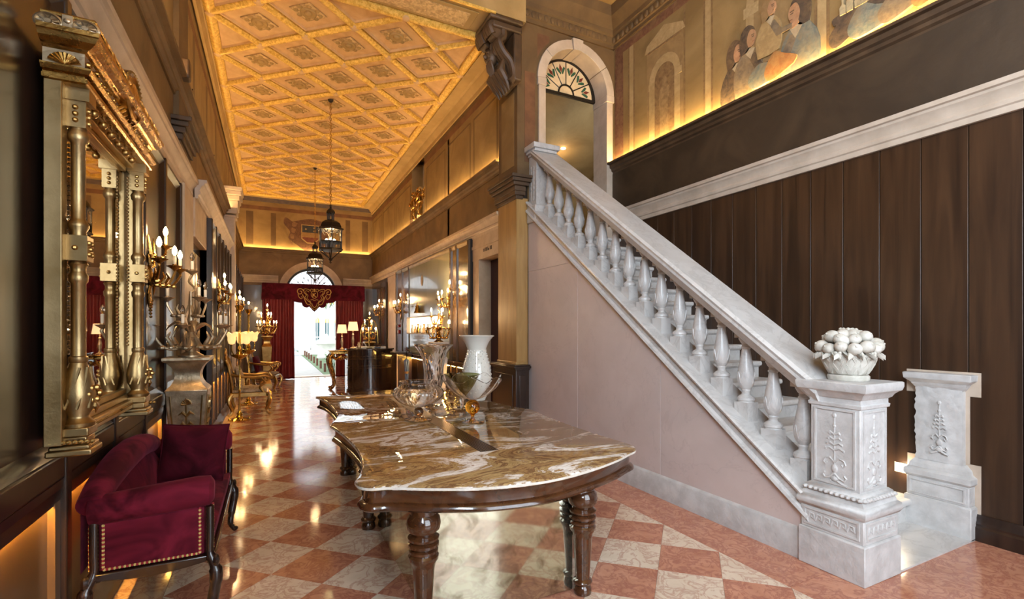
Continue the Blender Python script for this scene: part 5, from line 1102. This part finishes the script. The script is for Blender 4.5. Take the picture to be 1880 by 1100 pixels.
sconce('gilt sconce lit on the first projecting left panels', (X2+.014, 8.82, 2.08), 0, 16)
sconce('gilt sconce lit past the white pilaster on the far left panels', (X2+.014, 13.06, 2.10), 0, 16)
sconce('gilt sconce lit at the near end of the sage wall panelling', (XU-.015, 8.87, 2.10), PI, 16)
sconce('gilt sconce lit at the far end of the sage wall panelling', (XU-.015, 12.73, 2.10), PI, 16)
sconce('gilt sconce lit on the dark double door near the crimson curtain', (XR-.085, 15.58, 2.10), PI, 16)
def candelabra(name, label, loc, mat, lit, s=1.0, r0=.33, group=None, sleeve=None, power=0, rz=0):
    C = thing(name, label, 'candelabra', loc, rz, group=group)
    part('stem', mat, C, lambda b: b.lathe([(.10*s,0),(.10*s,.012*s),(.07*s,.03*s),(.045*s,.045*s),(.05*s,.07*s),(.065*s,.10*s),(.045*s,.14*s),(.035*s,.15*s),(.05*s,.18*s),(.03*s,.22*s),(.022*s,.30*s),(.03*s,.34*s),(.018*s,.40*s),(.02*s,.50*s),(.012*s,.60*s)], 14))
    part('acanthus', mat, C, lambda b: [b.tube(cr([(.02*s*math.cos(a),.02*s*math.sin(a),.22*s),(.09*s*math.cos(a),.09*s*math.sin(a),.30*s+.02*(k % 2)),(.16*s*math.cos(a),.16*s*math.sin(a),.28*s),(.19*s*math.cos(a),.19*s*math.sin(a),.23*s)], 3), [.012*s,.02*s,.024*s,.026*s,.026*s,.022*s,.018*s,.012*s,.008*s,.004*s], 6, flat=.5) for k, a in enumerate([2*PI*q/7+.3 for q in range(7)])])
    for k in range(6):
        a = 2*PI*k/6+.25; x, y = r0*math.cos(a), r0*math.sin(a); part('arm', mat, C, lambda b: arm(b, (.02*s*math.cos(a),.02*s*math.sin(a)), (x,y), .22*s, .14*s, .013*s)); cup(C, x, y, .245*s, mat, lit, s, sleeve)
    for k in range(3):
        a = 2*PI*k/3+.8; x, y = r0*.6*math.cos(a), r0*.6*math.sin(a); part('arm', mat, C, lambda b: arm(b, (.015*s*math.cos(a),.015*s*math.sin(a)), (x,y), .47*s, .10*s, .010*s)); cup(C, x, y, .495*s, mat, lit, s, sleeve)
    part('top_scroll', mat, C, lambda b: b.tube(cr([(0,0,.58*s),(.03*s,0,.63*s),(-.015*s,0,.69*s),(.01*s,0,.75*s)], 4), .010*s, 7)); cup(C, .01*s, 0, .745*s, mat, lit, s, sleeve)
    if power: point('candelabra_glow', (0, 0, .62*s), power, (1,.60,.26), .12, C)
    return C
ivory = M('white_candle_sleeve', (.72,.68,.60), rough=.5)
def pedestal(label, loc, mat, h, s=1.0, carve=None):
    D = thing('carved_pedestal', label, 'pedestal', loc)
    def rows(b, R_): sq(b, [(w*s, z) for w, z in R_])
    part('top_slab', mat, D, lambda b: rows(b, [(.165,h-.045),(.175,h-.04),(.185,h-.025),(.185,h-.004),(.18,h)]), ang=30)
    part('neck', mat, D, lambda b: rows(b, [(.165,h-.29),(.15,h-.275),(.125,h-.25),(.105,h-.21),(.098,h-.17),(.103,h-.13),(.12,h-.09),(.145,h-.06),(.16,h-.045)]), ang=40)
    part('body', mat, D, lambda b: rows(b, [(.10,.16),(.165,h-.32),(.170,h-.29)]), bevel=.01); part('foot', mat, D, lambda b: rows(b, [(.16,0),(.16,.06),(.14,.08),(.13,.12),(.11,.15),(.10,.17)]), ang=30)
    if carve:
        for rz in (0, 90):
            q = part('leaf_carving', carve, D, lambda b: [b.tube([(0,0,.25+.095*k),(sg*.03,-.008,.29+.095*k),(sg*.05*(.6+.1*k),-.004,.265+.095*k)], [.012,.014,.004], 6) for k in range(7) for sg in (-1,1)] + [b.tube([(0,0,.22),(0,0,h-.36)], .008, 6)] + [b.tube([(0,0,h-.42),(.04*math.cos(R(a)),-.005,h-.42+.05*math.sin(R(a)))], [.006,.013], 6) for a in range(20, 171, 25)]); q.rotation_euler = (R(4.2), 0, R(rz)); q.location = (0,-.089,0) if rz == 0 else (.089,0,0)
            q = part('edge_rib', carve, D, lambda b: [b.tube([(sg*.075*s,0,.2),(sg*.125*s,0,h-.34)], .007, 6) for sg in (-1,1)]); q.rotation_euler = (R(4.2), 0, R(rz)); q.location = (0,-.089,0) if rz == 0 else (.089,0,0)
    return D
pedestal('tall silvered wooden pedestal with carved leaf panel behind the settee', (-.675, 5.3, 0), T['silver'], 1.345, .97, T['paleg'])
candelabra('silvered_candelabra', 'unlit silvered candelabra with glass bulbs on the tall pedestal', (-.66, 5.3, 1.346), T['silver'], False, 1.0, .30, sleeve=ivory, rz=.2)
whp = M('ivory_painted_wood', (.60,.52,.42), (.70,.62,.52), .45)
pedestal('ivory pedestal under the lit gilt candelabra near the doorway', (2.75, 8.5, 0), whp, 1.36, .8)
candelabra('gilt_candelabra', 'lit gilt candelabra on the ivory pedestal near the doorway', (2.75, 8.5, 1.361), T['golddeep'], True, .88, .22, 'lit gilt candelabra on pedestals', cand, 30)
pedestal('gilt pedestal at the far left beside the crimson curtain', (-.10, 15.3, 0), T['gold'], 1.40, .8)
candelabra('gilt_candelabra', 'lit gilt candelabra glowing against the left crimson curtain', (-.10, 15.3, 1.401), T['golddeep'], True, .95, .25, 'lit gilt candelabra on pedestals', cand, 34)
pedestal('gilt pedestal partly hidden behind the black reception desk', (2.42, 13.6, 0), T['gold'], 1.25, .8)
candelabra('gilt_candelabra', 'lit gilt candelabra rising behind the black reception desk', (2.42, 13.6, 1.251), T['golddeep'], True, .85, .2, 'lit gilt candelabra on pedestals', cand, 24)
# ---- brass floor lamps
def floor_lamp(label, loc):
    F = thing('brass_floor_lamp', label, 'floor lamp', loc, group='brass floor lamps by the left wall')
    part('base', T['brass'], F, lambda b: (b.lathe([(.17,0),(.175,.012),(.13,.03),(.06,.05),(.04,.08),(.05,.11),(.03,.14),(.018,.17)], 24), [b.ball((.16*math.cos(k*PI/2+.4),.16*math.sin(k*PI/2+.4),.02), .028, 8, 5) for k in range(4)]))
    part('stem', T['brass'], F, lambda b: b.lathe([(.018,.16),(.014,.5),(.022,.52),(.014,.54),(.013,1.05),(.02,1.08)], 12)); part('dish', T['brass'], F, lambda b: b.lathe([(.02,1.06),(.05,1.08),(.12,1.12),(.135,1.15),(.12,1.155),(.05,1.16),(.03,1.2),(.045,1.24),(.02,1.3)], 20))
    part('upper_stem', T['brass'], F, lambda b: b.lathe([(.02,1.28),(.022,1.85),(.03,1.88),(.016,1.9),(.05,1.94),(.075,2.0),(.07,2.01),(.03,1.98),(.012,2.02)], 14))
    for k in range(3):
        a = 2*PI*k/3-.6; x, y = .13*math.cos(a), .13*math.sin(a)
        part('scroll_arm', T['brass'], F, lambda b: b.tube(cr([(.02*math.cos(a),.02*math.sin(a),1.22),(x*.6,y*.6,1.14),(x,y,1.22),(x,y,1.33)], 5), .010, 7)); part('tulip_shade', T['tulip'], F, lambda b: b.lathe([(.02,1.33),(.05,1.35),(.062,1.40),(.06,1.44),(.075,1.49),(.105,1.53)], 24, (x,y,0), mod=lambda q, t, r, z: (r*(1+.08*t*math.cos(6*q)), z+.02*t*math.cos(6*q), q), cap=False))
    part('candle', cand, F, lambda b: b.lathe([(.012,2.02),(.012,2.12)], 8)); part('bulb', T['bulb'], F, lambda b: b.ball((0,0,2.15), .02, 8, 6, (1,1,1.5)))
    point('lamp_glow', (.0, 0, 1.62), 10, (1,.62,.25), .08, F); return F
floor_lamp('nearer brass floor lamp with glowing tulip glass shades', (-.49, 9.7, 0)); floor_lamp('farther brass floor lamp standing between the two gilt armchairs', (-.42, 11.6, 0))
# ---- gilt armchairs
pat = M('ivory_brocade', (.52,.42,.28), (.26,.18,.10), .7, 0, 13, 4, 1.0, lo=.45, hi=.62)
def armchair(label, loc, rz, cushmat, seatmat, gm_):
    A = thing('gilt_armchair', label, 'armchair', loc, rz, group='baroque gilt armchairs by the left wall')   # faces +x
    part('seat', seatmat, A, lambda b: cushion(b, -.27, .29, -.28, .28, .40, .50, .02)); part('seat_rail', gm_, A, lambda b: [b.box(-.29, .31, s_*.295-.02, s_*.295+.02, .34, .42) for s_ in (-1,1)] + [b.box(x-.02, x+.02, -.29, .29, .33, .42) for x in (-.28,.30)], bevel=.01)
    part('back_upholstery', seatmat, A, lambda b: b.grid(lambda u, v: (-.27-.10*v+.035*math.sin(PI*u)*math.sin(PI*v), -.22+.44*u, .52+.50*v), 10, 10)); part('back_board', seatmat, A, lambda b: b.grid(lambda u, v: (-.30-.10*v, .22-.44*u, .52+.50*v), 6, 6))
    part('back_frame', gm_, A, lambda b: (b.tube(cr([(-.27,-.25,.42),(-.30,-.27,.70),(-.36,-.25,.98),(-.39,-.15,1.08),(-.40,0,1.13),(-.39,.15,1.08),(-.36,.25,.98),(-.30,.27,.70),(-.27,.25,.42)], 5), .028, 8), [b.tube(cr([(-.39,q*.02,1.10),(-.40,q*.10,1.18),(-.40,q*.17,1.15),(-.40,q*.13,1.11)], 4), .018, 6) for q in (-1,1)], b.ball((-.40,0,1.18), .05, 8, 6, (.5,1,1.2)), [b.ball((-.37,q*.24,1.02), .035, 7, 5) for q in (-1,1)]))
    for q in (-1, 1):
        part('arm', gm_, A, lambda b: b.tube(cr([(-.32,q*.27,.76),(-.12,q*.30,.72),(.10,q*.31,.70),(.24,q*.31,.72),(.31,q*.31,.70),(.30,q*.31,.65),(.25,q*.31,.66),(.26,q*.31,.69)], 5), .024, 8)); part('arm_post', gm_, A, lambda b: b.tube(cr([(.20,q*.31,.69),(.26,q*.31,.60),(.18,q*.30,.52),(.24,q*.30,.42)], 5), .024, 8))
        for x, sx in ((-.27,-1),(.29,1)): part('leg', gm_, A, lambda b: (b.tube(cr([(x,q*.29,.40),(x+sx*.05,q*.32,.32),(x+sx*.045,q*.31,.22),(x+sx*.0,q*.28,.10),(x+sx*.03,q*.30,.03),(x+sx*.06,q*.32,.02)], 5), [.034]*6+[.04]*5+[.03]*5+[.022]*5+[.02]*5, 8), b.ball((x+sx*.055,q*.32,.024), .024, 7, 5)))
    part('back_cushion', cushmat, A, lambda b: (cushion(b, -.20, .20, -.20, .20, -.05, .05, .02, 10, 10), b.xf(Matrix.Translation((-.17,0,.70)) @ Matrix.Rotation(R(78), 4, 'Y'))))
    return A
armchair('gilt scroll armchair with pale brocade cushion behind the brass lamp', (-.36, 10.45, 0), 0, pat, pat, T['gold'])
armchair('carved gilt armchair with burgundy cushion near the far curtain', (-.15, 13.9, 0), R(-12), T['velvetd'], M('olive_brocade', (.28,.18,.08), (.14,.09,.04), .7, 0, 12), T['gold'])
# ---- crimson curtains and pelmet
def curtain(label, x0, x1, y, z0, z1):
    K = thing('velvet_curtain', label, 'curtain', ((x0+x1)/2, y, z0)); w = x1-x0; n = 90
    def fn(u, v, off=0): return (-w/2+w*u+.012*math.sin(3*v+9*u), .045*math.sin(u*w*2*PI/.155+.6*math.sin(5*u)+.4*(1-v))*(.75+.25*(1-v))+off, (z1-z0)*v)
    part('drape', T['curtain'], K, lambda b: (b.grid(lambda u, v: fn(u, v), n, 10), b.grid(lambda u, v: fn(1-u, v, .012), n, 10))); part('hem', T['velvetd'], K, lambda b: b.grid(lambda u, v: (fn(u, v*.02)[0], fn(u, v*.02)[1]-.004, .0+.05*v), n, 2)); return K
curtain('left crimson velvet curtain beside the garden door', -.24, .675, 16.85, .015, 2.62); curtain('right crimson velvet curtain beside the garden door', 1.915, 2.80, 16.85, .015, 2.62)
pm = thing('curtain_pelmet', 'dark crimson pelmet with gold embroidered crest over the garden door', 'pelmet')
def pe(b):
    low = [(-.27,2.52),(.60,2.52),(.66,2.46),(.75,2.44),(.88,2.43)]; c_ = [(.90,2.34),(.96,2.29),(1.04,2.28),(1.10,2.31),(1.18,2.22),(1.25,2.15)]
    R2 = [(2.50-x, z) for x, z in (low+c_[:-1])[::-1]]; L_ = low+c_+R2; L_[-1] = (2.83,2.52); b.extr(L_+[(2.79,3.03),(-.23,3.03)], 'y', 16.66, 16.70)
part('valance', T['velvetd'], pm, pe, False); part('side_return', T['velvetd'], pm, lambda b: [b.box(x, x+.03, 16.68, 17.35, 2.52, 3.02) for x in (-.25, 2.79)]); part('top_board', T['velvetd'], pm, lambda b: b.box(-.23, 2.79, 16.68, 17.33, 3.0, 3.03))
gt = M('gold_embroidery', (.40,.24,.06), (.58,.38,.12), .5, .3, 40, bmp=.3)
def em(b):
    y = 16.652
    for q in (-1, 1):
        def tt(pts, r=.011): b.tube(cr([(1.25+q*u, y, 2.60+v) for u, v in pts], 5), r, 6)
        tt([(.10,.20),(.18,.26),(.30,.27),(.30,.16),(.24,.08),(.28,.0),(.20,-.10),(.12,-.16)]); tt([(.16,.18),(.25,.22),(.25,.14),(.19,.06),(.22,-.02),(.14,-.10)], .008)
        tt([(.30,.20),(.38,.27),(.47,.26),(.50,.18),(.45,.11),(.38,.13),(.38,.19),(.43,.20)], .014); tt([(.48,.12),(.46,.02),(.40,-.04),(.36,-.02),(.38,.04)], .011)
        tt([(.36,.10),(.30,-.02),(.26,-.14),(.20,-.22),(.12,-.20),(.12,-.13),(.17,-.12)], .013); tt([(.08,-.18),(.06,-.26),(.0,-.32)], .012); tt([(.13,-.23),(.07,-.33),(.0,-.39)], .010); tt([(.0,-.10),(.06,-.06),(.12,-.08)], .009); tt([(.04,.22),(.09,.16),(.09,.06),(.04,.0),(.0,-.02)], .010); tt([(.13,.24),(.08,.28),(.05,.24)], .009)
    b.ball((1.25,y,2.85), .035, 8, 6, (1,.4,1)); b.ball((1.25,y,2.80), .022, 8, 6, (1.6,.4,.8))
part('embroidered_scrolls', gt, pm, em)
def kk(b):
    y = 16.65; b.tube([(1.205,y,2.745),(1.205,y,2.63)], .012, 6); b.tube([(1.285,y,2.745),(1.215,y,2.69)], .011, 6); b.tube([(1.215,y,2.69),(1.29,y,2.63)], .011, 6)
part('monogram', M('bright_gold_thread', (.75,.52,.14), rough=.4, metal=.4), pm, kk)
# ---- reception corner
cs = thing('gilt_console', 'gilt baroque console table with cabriole legs beside the black desk', 'console', (1.66, 13.6, 0))
part('top', T['golddeep'], cs, lambda b: (b.box(-.29, .29, -.22, .22, 1.0, 1.035), b.box(-.26, .26, -.19, .19, .93, 1.0)), bevel=.012)
for x in (-1, 1):
    for y in (-1, 1): part('leg', T['golddeep'], cs, lambda b: (b.tube(cr([(x*.20,y*.15,.95),(x*.27,y*.19,.84),(x*.27,y*.19,.68),(x*.19,y*.14,.38),(x*.16,y*.12,.14),(x*.21,y*.15,.05),(x*.25,y*.18,.03)], 5), [.05]*6+[.06]*5+[.055]*5+[.036]*5+[.028]*5+[.03]*5, 8), b.ball((x*.25,y*.18,.035), .035, 8, 6), b.ball((x*.27,y*.2,.86), .045, 8, 6)))
part('apron_carving', T['golddeep'], cs, lambda b: [b.tube(cr([(q*.2,s_*.2,.92),(q*.14,s_*.2,.80),(q*.05,s_*.2,.84),(0,s_*.2,.78)], 4), .028, 7) for q in (-1,1) for s_ in (-1,1)] + [b.ball((0,s_*.2,.86), .05, 8, 6, (1,.5,1)) for s_ in (-1,1)])
dk = thing('reception_desk', 'curved glossy black reception desk with moulded bands', 'desk', (2.30, 12.75, 0))
def dsec(b, r, d, z0, z1): b.extr([(-r+.0, .25)]+[(-r*math.cos(R(a)), -d*math.sin(R(a))) for a in range(0,181,9)]+[(r, .25)], 'z', z0, z1)
part('body', T['blackgloss'], dk, lambda b: dsec(b, .56, .36, .0, 1.06), ang=30); part('top', T['blackgloss'], dk, lambda b: dsec(b, .60, .40, 1.06, 1.10), ang=30, bevel=.008)
part('band', T['blackwood'], dk, lambda b: (dsec(b, .572, .372, .83, .86), dsec(b, .572, .372, .90, .92)), ang=30, bevel=.006); part('band', T['blackwood'], dk, lambda b: (dsec(b, .572, .372, .60, .63), dsec(b, .572, .372, .66, .68)), ang=30, bevel=.006); part('base_moulding', T['blackwood'], dk, lambda b: dsec(b, .58, .38, 0, .08), ang=30)
ctop = M('pale_counter', (.7,.68,.64), rough=.2)
part('worktop', ctop, dk, lambda b: b.box(-.35, .45, .28, .55, 1.10, 1.13), bevel=.006); part('return_panel', T['blackgloss'], dk, lambda b: b.box(-.56, .56, .25, .53, 0, 1.10))
def tlamp(label, loc):
    Q = thing('table_lamp', label, 'table lamp', loc, group='table lamps at the reception desk')
    part('base', T['silver'], Q, lambda b: b.lathe([(.075,0),(.075,.015),(.05,.03),(.03,.05),(.022,.10),(.034,.16),(.038,.22),(.026,.29),(.018,.33),(.03,.36),(.012,.38),(.01,.47)], 16)); part('shade', T['shade'], Q, lambda b: b.lathe([(.165,.45),(.125,.68)], 4, cap=False, mod=lambda a, t, r, z: (r, z, a+PI/4))); part('bulb', T['bulb'], Q, lambda b: b.ball((0,0,.53), .03, 8, 6)); part('shade_trim', T['gold'], Q, lambda b: [b.lathe([(r,z),(r,z+.008)], 4, cap=False, mod=lambda a, t, r_, z_: (r_, z_, a+PI/4)) for r, z in ((.1665,.447),(.1265,.674))]); point('lamp_glow', (0, 0, .56), 6, (1,.66,.32), .05, Q)
tlamp('cream shaded lamp on the gilt console, nearer the curtain', (1.70, 13.55, 1.037)); tlamp('cream shaded lamp on the black reception desk', (1.88, 12.85, 1.102))
wl_ = thing('drooping_branch_lamp', 'slender bronze lamp of drooping arched branches on the desk', 'lamp', (2.28, 12.80, 1.102))
part('base', T['black'], wl_, lambda b: b.lathe([(.08,0),(.08,.012),(.02,.025),(.01,.04)], 16)); part('stem', T['brass'], wl_, lambda b: b.tube([(0,0,.03),(0,0,.72)], .009, 6))
for k in range(6):
    a = 2*PI*k/6+.3; part('branch', T['brass'], wl_, lambda b: b.tube(cr([(0,0,.66),(.06*math.cos(a),.06*math.sin(a),.74),(.17*math.cos(a),.17*math.sin(a),.66),(.235*math.cos(a),.235*math.sin(a),.42),(.25*math.cos(a),.25*math.sin(a),.10+.05*(k % 2))], 5), .008, 6))
pn = thing('silver_pitcher', 'small dark silver pitcher on the reception desk', 'pitcher', (1.98, 12.55, 1.102)); part('body', T['silver'], pn, lambda b: b.lathe([(.04,0),(.05,.02),(.055,.06),(.04,.11),(.032,.14),(.04,.17)], 14)); part('handle', T['silver'], pn, lambda b: b.tube(cr([(.035,0,.15),(.085,0,.14),(.08,0,.08),(.05,0,.05)], 4), .007, 6))
ph = thing('desk_telephone', 'black telephone on the reception desk', 'telephone', (2.46, 12.68, 1.102)); boxpart('body', T['blackgloss'], ph, -.07, .07, -.06, .06, 0, .05, bevel=.01); part('handset', T['blackgloss'], ph, lambda b: b.tube(cr([(-.09,0,.06),(-.07,0,.085),(.07,0,.085),(.09,0,.06)], 4), .016, 8))
kb = thing('dark_cabinet', 'dark wooden cabinet with one panelled door right of the desk', 'cabinet', (2.98, 11.85, 0))
boxpart('body', T['bronze'], kb, -.27, .08, -.30, .35, 0, 1.0, bevel=.006); boxpart('top', T['panel'], kb, -.29, .08, -.32, .37, 1.0, 1.035, bevel=.006); dd = boxpart('door', T['panel'], kb, -.25, .08, -.315, -.30, .12, .95, bevel=.006); boxpart('handle', T['paleg'], dd, -.16, .0, -.33, -.315, .87, .885); boxpart('corner_post', T['capw'], kb, -.285, -.262, -.318, -.29, 0, 1.0)
um = thing('blue_umbrella', 'furled blue umbrella with curved handle leaning by the cabinet', 'umbrella', (2.86, 11.25, 0))
bl_ = M('blue_umbrella_cloth', (.03,.07,.22), (.05,.11,.32), .6, 0, 12)
part('canopy', bl_, um, lambda b: b.lathe([(.008,.12),(.022,.2),(.038,.5),(.045,.7),(.06,.84),(.04,.88),(.015,.9)], 16, mod=lambda a, t, r, z: (r*(1+.18*math.cos(8*a)), z, a+1.2*z))); part('shaft', T['black'], um, lambda b: b.tube([(0,0,0),(0,0,.98)], .007, 6)); part('handle', T['blackwood'], um, lambda b: b.tube(cr([(0,0,.95),(0,0,1.06),(.025,0,1.10),(.06,0,1.09),(.07,0,1.05)], 4), .012, 8)); part('tie', T['gold'], um, lambda b: b.lathe([(.046,.55),(.047,.60)], 14, cap=False))
# ---- gilded cherub statues on the ledge
def cherub(label, loc, fl):
    G = thing('gilded_cherub', label, 'statue', loc, PI+fl*.2, group='gilded cherubs on the right ledge')
    part('base_block', T['cape'], G, lambda b: b.box(-.07, .07, -.10, .10, 0, .12), bevel=.005)
    def bod(b):
        b.tube(cr([(0,-.035,.14),(.02,-.04,.25),(.0,-.03,.37),(0,0,.46),(.01,0,.56),(.0,0,.64),(.0,0,.68)], 4), [.028,.03,.032,.034,.036,.04,.045,.05,.055,.062,.07,.074,.075,.074,.07,.07,.072,.07,.06,.05,.04,.032,.03,.03,.03], 12)
        b.tube(cr([(.02,.05,.14),(.045,.055,.26),(.02,.04,.38),(0,.015,.46)], 4), [.022,.026,.03,.034,.038,.04,.044,.046,.05,.054,.056,.055,.05], 10)
        b.tube(cr([(0,fl*.06,.62),(.04,fl*.14,.66),(.05,fl*.17,.76)], 4), [.034,.034,.032,.03,.028,.027,.026,.025,.02], 8); b.tube(cr([(0,-fl*.06,.62),(.06,-fl*.10,.52),(.09,-fl*.05,.46)], 4), [.034,.034,.032,.03,.028,.027,.026,.025,.02], 8)
        b.ball((.012,0,.745), .062, 12, 9, (.95,.9,1.08)); b.ball((.07,0,.74), .014, 6, 5)
    part('body', T['golddeep'], G, bod); part('curls', T['gold'], G, lambda b: [b.ball((-.012+.05*math.cos(k*2.4)*math.sqrt(1-(k/17)**2), .056*math.sin(k*2.4)*math.sqrt(1-(k/17)**2), .755+.055*k/17), .018, 6, 5) for k in range(17)])
    for q in (-1, 1): part('wing', T['golddeep'], G, lambda b: [b.tube([(-.05,q*.03,.60),(-.09,q*(.06+.012*k),.62+.04*k),(-.10,q*(.10+.012*k),.55+.08*k)], [.016,.02,.006], 6) for k in range(4)])
    part('drapery', T['gold'], G, lambda b: b.tube(cr([(.05,-.07,.42),(.07,.0,.38),(.05,.08,.42),(-.04,.09,.46),(-.07,0,.44)], 4), .026, 8)); part('cloud_base', T['golddeep'], G, lambda b: [b.ball((.03*math.cos(k*1.3),.06*math.sin(k*1.3),.15), .035, 8, 6) for k in range(6)])
cherub('gilded cherub statue farther along the right wall ledge', (XR-.01, 11.82, 4.193), 1); cherub('gilded cherub statue nearer the pillar on the right ledge', (XR-.01, 11.32, 4.193), -1)
# ================================================================== GARDEN OUTSIDE
gd = struct('ground'); 
gl_ = M('garden_turf', (.05,.085,.03), (.09,.13,.05), .9, 0, 3, bmp=.5, bscale=20, world=True); dk_ = M('pale_deck_board', (.23,.215,.195), (.28,.265,.24), .7, 0, 4, rand=True)
boxpart('turf', gl_, gd, 1.72, 14, 17.9, 40, -.14, -.05); boxpart('paving', M('quay_paving', (.27,.29,.29), rough=.7), gd, -12, 14, 33, 46, -.16, -.06)
boxpart('canal_quay', M('pale_quay_stone', (.30,.31,.30), rough=.6), gd, -12, 1.7, 17.8, 33, -.3, -.11)
for k in range(60): boxpart('deck_board', dk_, gd, -1.2, 1.70, 17.86+.24*k, 17.86+.24*k+.225, -.09, -.045)
brn = M('rusty_bollard', (.12,.045,.022), rough=.7)
for k in range(8):
    bo_ = thing('path_bollard', ('first','second','third','fourth','fifth','sixth','seventh','eighth')[k]+' short rusty bollard along the garden path, counted from the door', 'bollard', (1.86, 19.8+1.75*k, -.06), group='bollards along the garden path')
    part('post', brn, bo_, lambda b: b.lathe([(.045,0),(.045,.30)], 10)); part('cap', brn, bo_, lambda b: b.lathe([(.05,.30),(.05,.33),(.0005,.345)], 10))
lfm = M('garden_leaf', (.10,.16,.07), (.18,.24,.12), .7, 0, 3, rand=True); lfm2 = M('silvery_leaf', (.22,.27,.20), (.30,.35,.27), .7, 0, 3, rand=True)
def shrub(label, loc, r, h, mat, n, seed):
    S = thing('garden_shrub', label, 'shrub', loc); q = random.Random(seed)
    def lv(b):
        for k in range(n):
            a = q.uniform(0, 6.28); e = q.random(); rr_ = r*math.sqrt(q.random()); p = Vector((rr_*math.cos(a), rr_*math.sin(a), h*(.15+.85*e)*(1-.4*(rr_/r)**2))); d = Vector((q.uniform(-1,1), q.uniform(-1,1), q.uniform(.1,1))).normalized()*.14; s_ = d.cross(Vector((0,0,1))).normalized()*.035
            b.add([p-d*.5, p+s_, p+d*.5, p-s_], [(0,1,2,3)])
    part('foliage', mat, S, lv, False); part('stem', brn, S, lambda b: [b.tube([(0,0,0),(.3*r*math.cos(k),.3*r*math.sin(k),h*.5)], .012, 5) for k in range(4)])
for i, (x, y, r, h, m_, lab) in enumerate(((2.6,20.2,.6,.55,lfm2,'silvery low shrub nearest the garden door'),(2.9,21.8,.7,.6,lfm2,'silvery shrub second along the garden path'),(3.1,23.6,.8,.7,lfm2,'silvery shrub third along the garden path'),(3.3,26,.9,.7,lfm,'green shrub beside the stone well-head'),(4.9,29.5,1.2,1.0,lfm,'dark green shrub farther back by the garden wall'),(4.9,25.4,.7,.6,lfm2,'pale shrub in the middle of the flower bed'))): shrub(lab, (x,y,-.06), r, h, m_, 420, i)
wt = M('bright_white_stucco', (.80,.80,.78), (.86,.86,.85), .8, 0, 2); stw = M('pale_garden_stone', (.62,.60,.55), (.7,.68,.62), .8, 0, 5)
wh_ = thing('stone_well_head', 'carved pale stone well-head in the garden', 'well', (2.75, 28.5, -.06)); part('drum', stw, wh_, lambda b: b.lathe([(.45,0),(.5,.1),(.42,.3),(.48,.75),(.58,.85),(.55,.95)], 12)); part('lid', stw, wh_, lambda b: b.lathe([(.5,.95),(.35,1.15),(.1,1.25),(.08,1.35),(.0005,1.4)], 12))
gp = thing('gate_pillar', 'pale stone gate pillar at the end of the path', 'pillar', (1.95, 33.5, -.06)); boxpart('shaft', stw, gp, -.3, .3, -.3, .3, 0, 3.3); boxpart('cap', stw, gp, -.4, .4, -.4, .4, 3.3, 3.6, bevel=.05); boxpart('plinth', stw, gp, -.36, .36, -.36, .36, 0, .3)
fe = thing('garden_railing', 'white iron railing with gold tips on a low garden wall', 'fence', (0, 33.5, -.06)); boxpart('low_wall', stw, fe, 2.3, 9, -.2, .2, 0, .9); boxpart('rail', wt, fe, 2.3, 9, -.03, .03, 1.1, 1.16); boxpart('rail', wt, fe, 2.3, 9, -.03, .03, 2.9, 2.96)
for k in range(16): pk = part('picket', wt, fe, lambda b: b.box(2.45+.2*k, 2.5+.2*k, -.02, .02, .9, 3.25)); part('tip', T['brass'], pk, lambda b: b.lathe([(.05,3.25),(.06,3.32),(.0005,3.5)], 6, (2.475+.2*k,0,0)))
mp2 = M('dark_teal_post', (.03,.09,.10), rough=.6)
for k in range(5):
    mo = thing('mooring_post', ('first','second','third','fourth','fifth')[k]+' teal mooring post with gold cap behind the railing, counted from the gate', 'post', (2.9+.62*k, 36, -.06), group='mooring posts behind the railing'); part('post', mp2, mo, lambda b: b.lathe([(.12,0),(.12,2.1)], 10)); part('cap', T['brass'], mo, lambda b: b.lathe([(.13,2.1),(.12,2.3),(.0005,2.5)], 10))
hs = thing('white_villa', 'bright white villa with shuttered windows beyond the canal', 'building', (0, 48, -.06)); boxpart('facade', wt, hs, -9, 14, 0, 4, 0, 11); boxpart('string_course', stw, hs, -9, 14, -.12, 0, 4.9, 5.15)
sh_ = M('faded_shutter', (.42,.36,.35), rough=.8)
for x in (-2.4,.75,3.9,7.0):
    for z in (1.4, 5.6): wv = boxpart('window', sh_, hs, x-.65, x+.65, -.06, .02, z, z+2.1); boxpart('sill', stw, wv, x-.85, x+.85, -.18, 0, z-.18, z)
bt = thing('teal_boat', 'teal water taxi moored beyond the garden gate', 'boat', (.85, 41, -.06)); boxpart('hull', M('teal_boat_paint', (.10,.34,.30), rough=.5), bt, -1.0, .75, -.8, .8, 0, .9, bevel=.1); part('cabin', mp2, bt, lambda b: b.extr([(-.6,.9),(.5,.9),(.4,1.7),(.1,2.0),(-.3,2.0),(-.55,1.7)], 'y', -.6, .6)); boxpart('pole', T['black'], bt, .55, .62, -.75, -.7, .9, 2.2)
pr_ = thing('palm_frond_tree', 'palm with drooping green fronds outside the garden door', 'palm', (3.9, 22.7, -.06))
part('trunk', brn, pr_, lambda b: b.lathe([(.2,0),(.14,1.5),(.12,3.4)], 10))
for k in range(9):
    a = 2*PI*k/9+2.9
    def frd(b):
        P_ = cr([(0,0,3.4),(.7*math.cos(a),.7*math.sin(a),3.9),(1.4*math.cos(a),1.4*math.sin(a),3.5),(1.75*math.cos(a),1.75*math.sin(a),2.7)], 6); b.tube(P_, .015, 5)
        for i in range(4, len(P_)):
            for s_ in (-1, 1):
                p = P_[i]; o_ = Vector((-math.sin(a)*s_*.30, math.cos(a)*s_*.30, -.25)); w_ = Vector((math.cos(a), math.sin(a), 0))*.03; b.add([p-w_, p+w_, p+o_+w_*.2], [(0,1,2)])
    part('frond', lfm, pr_, frd, False)
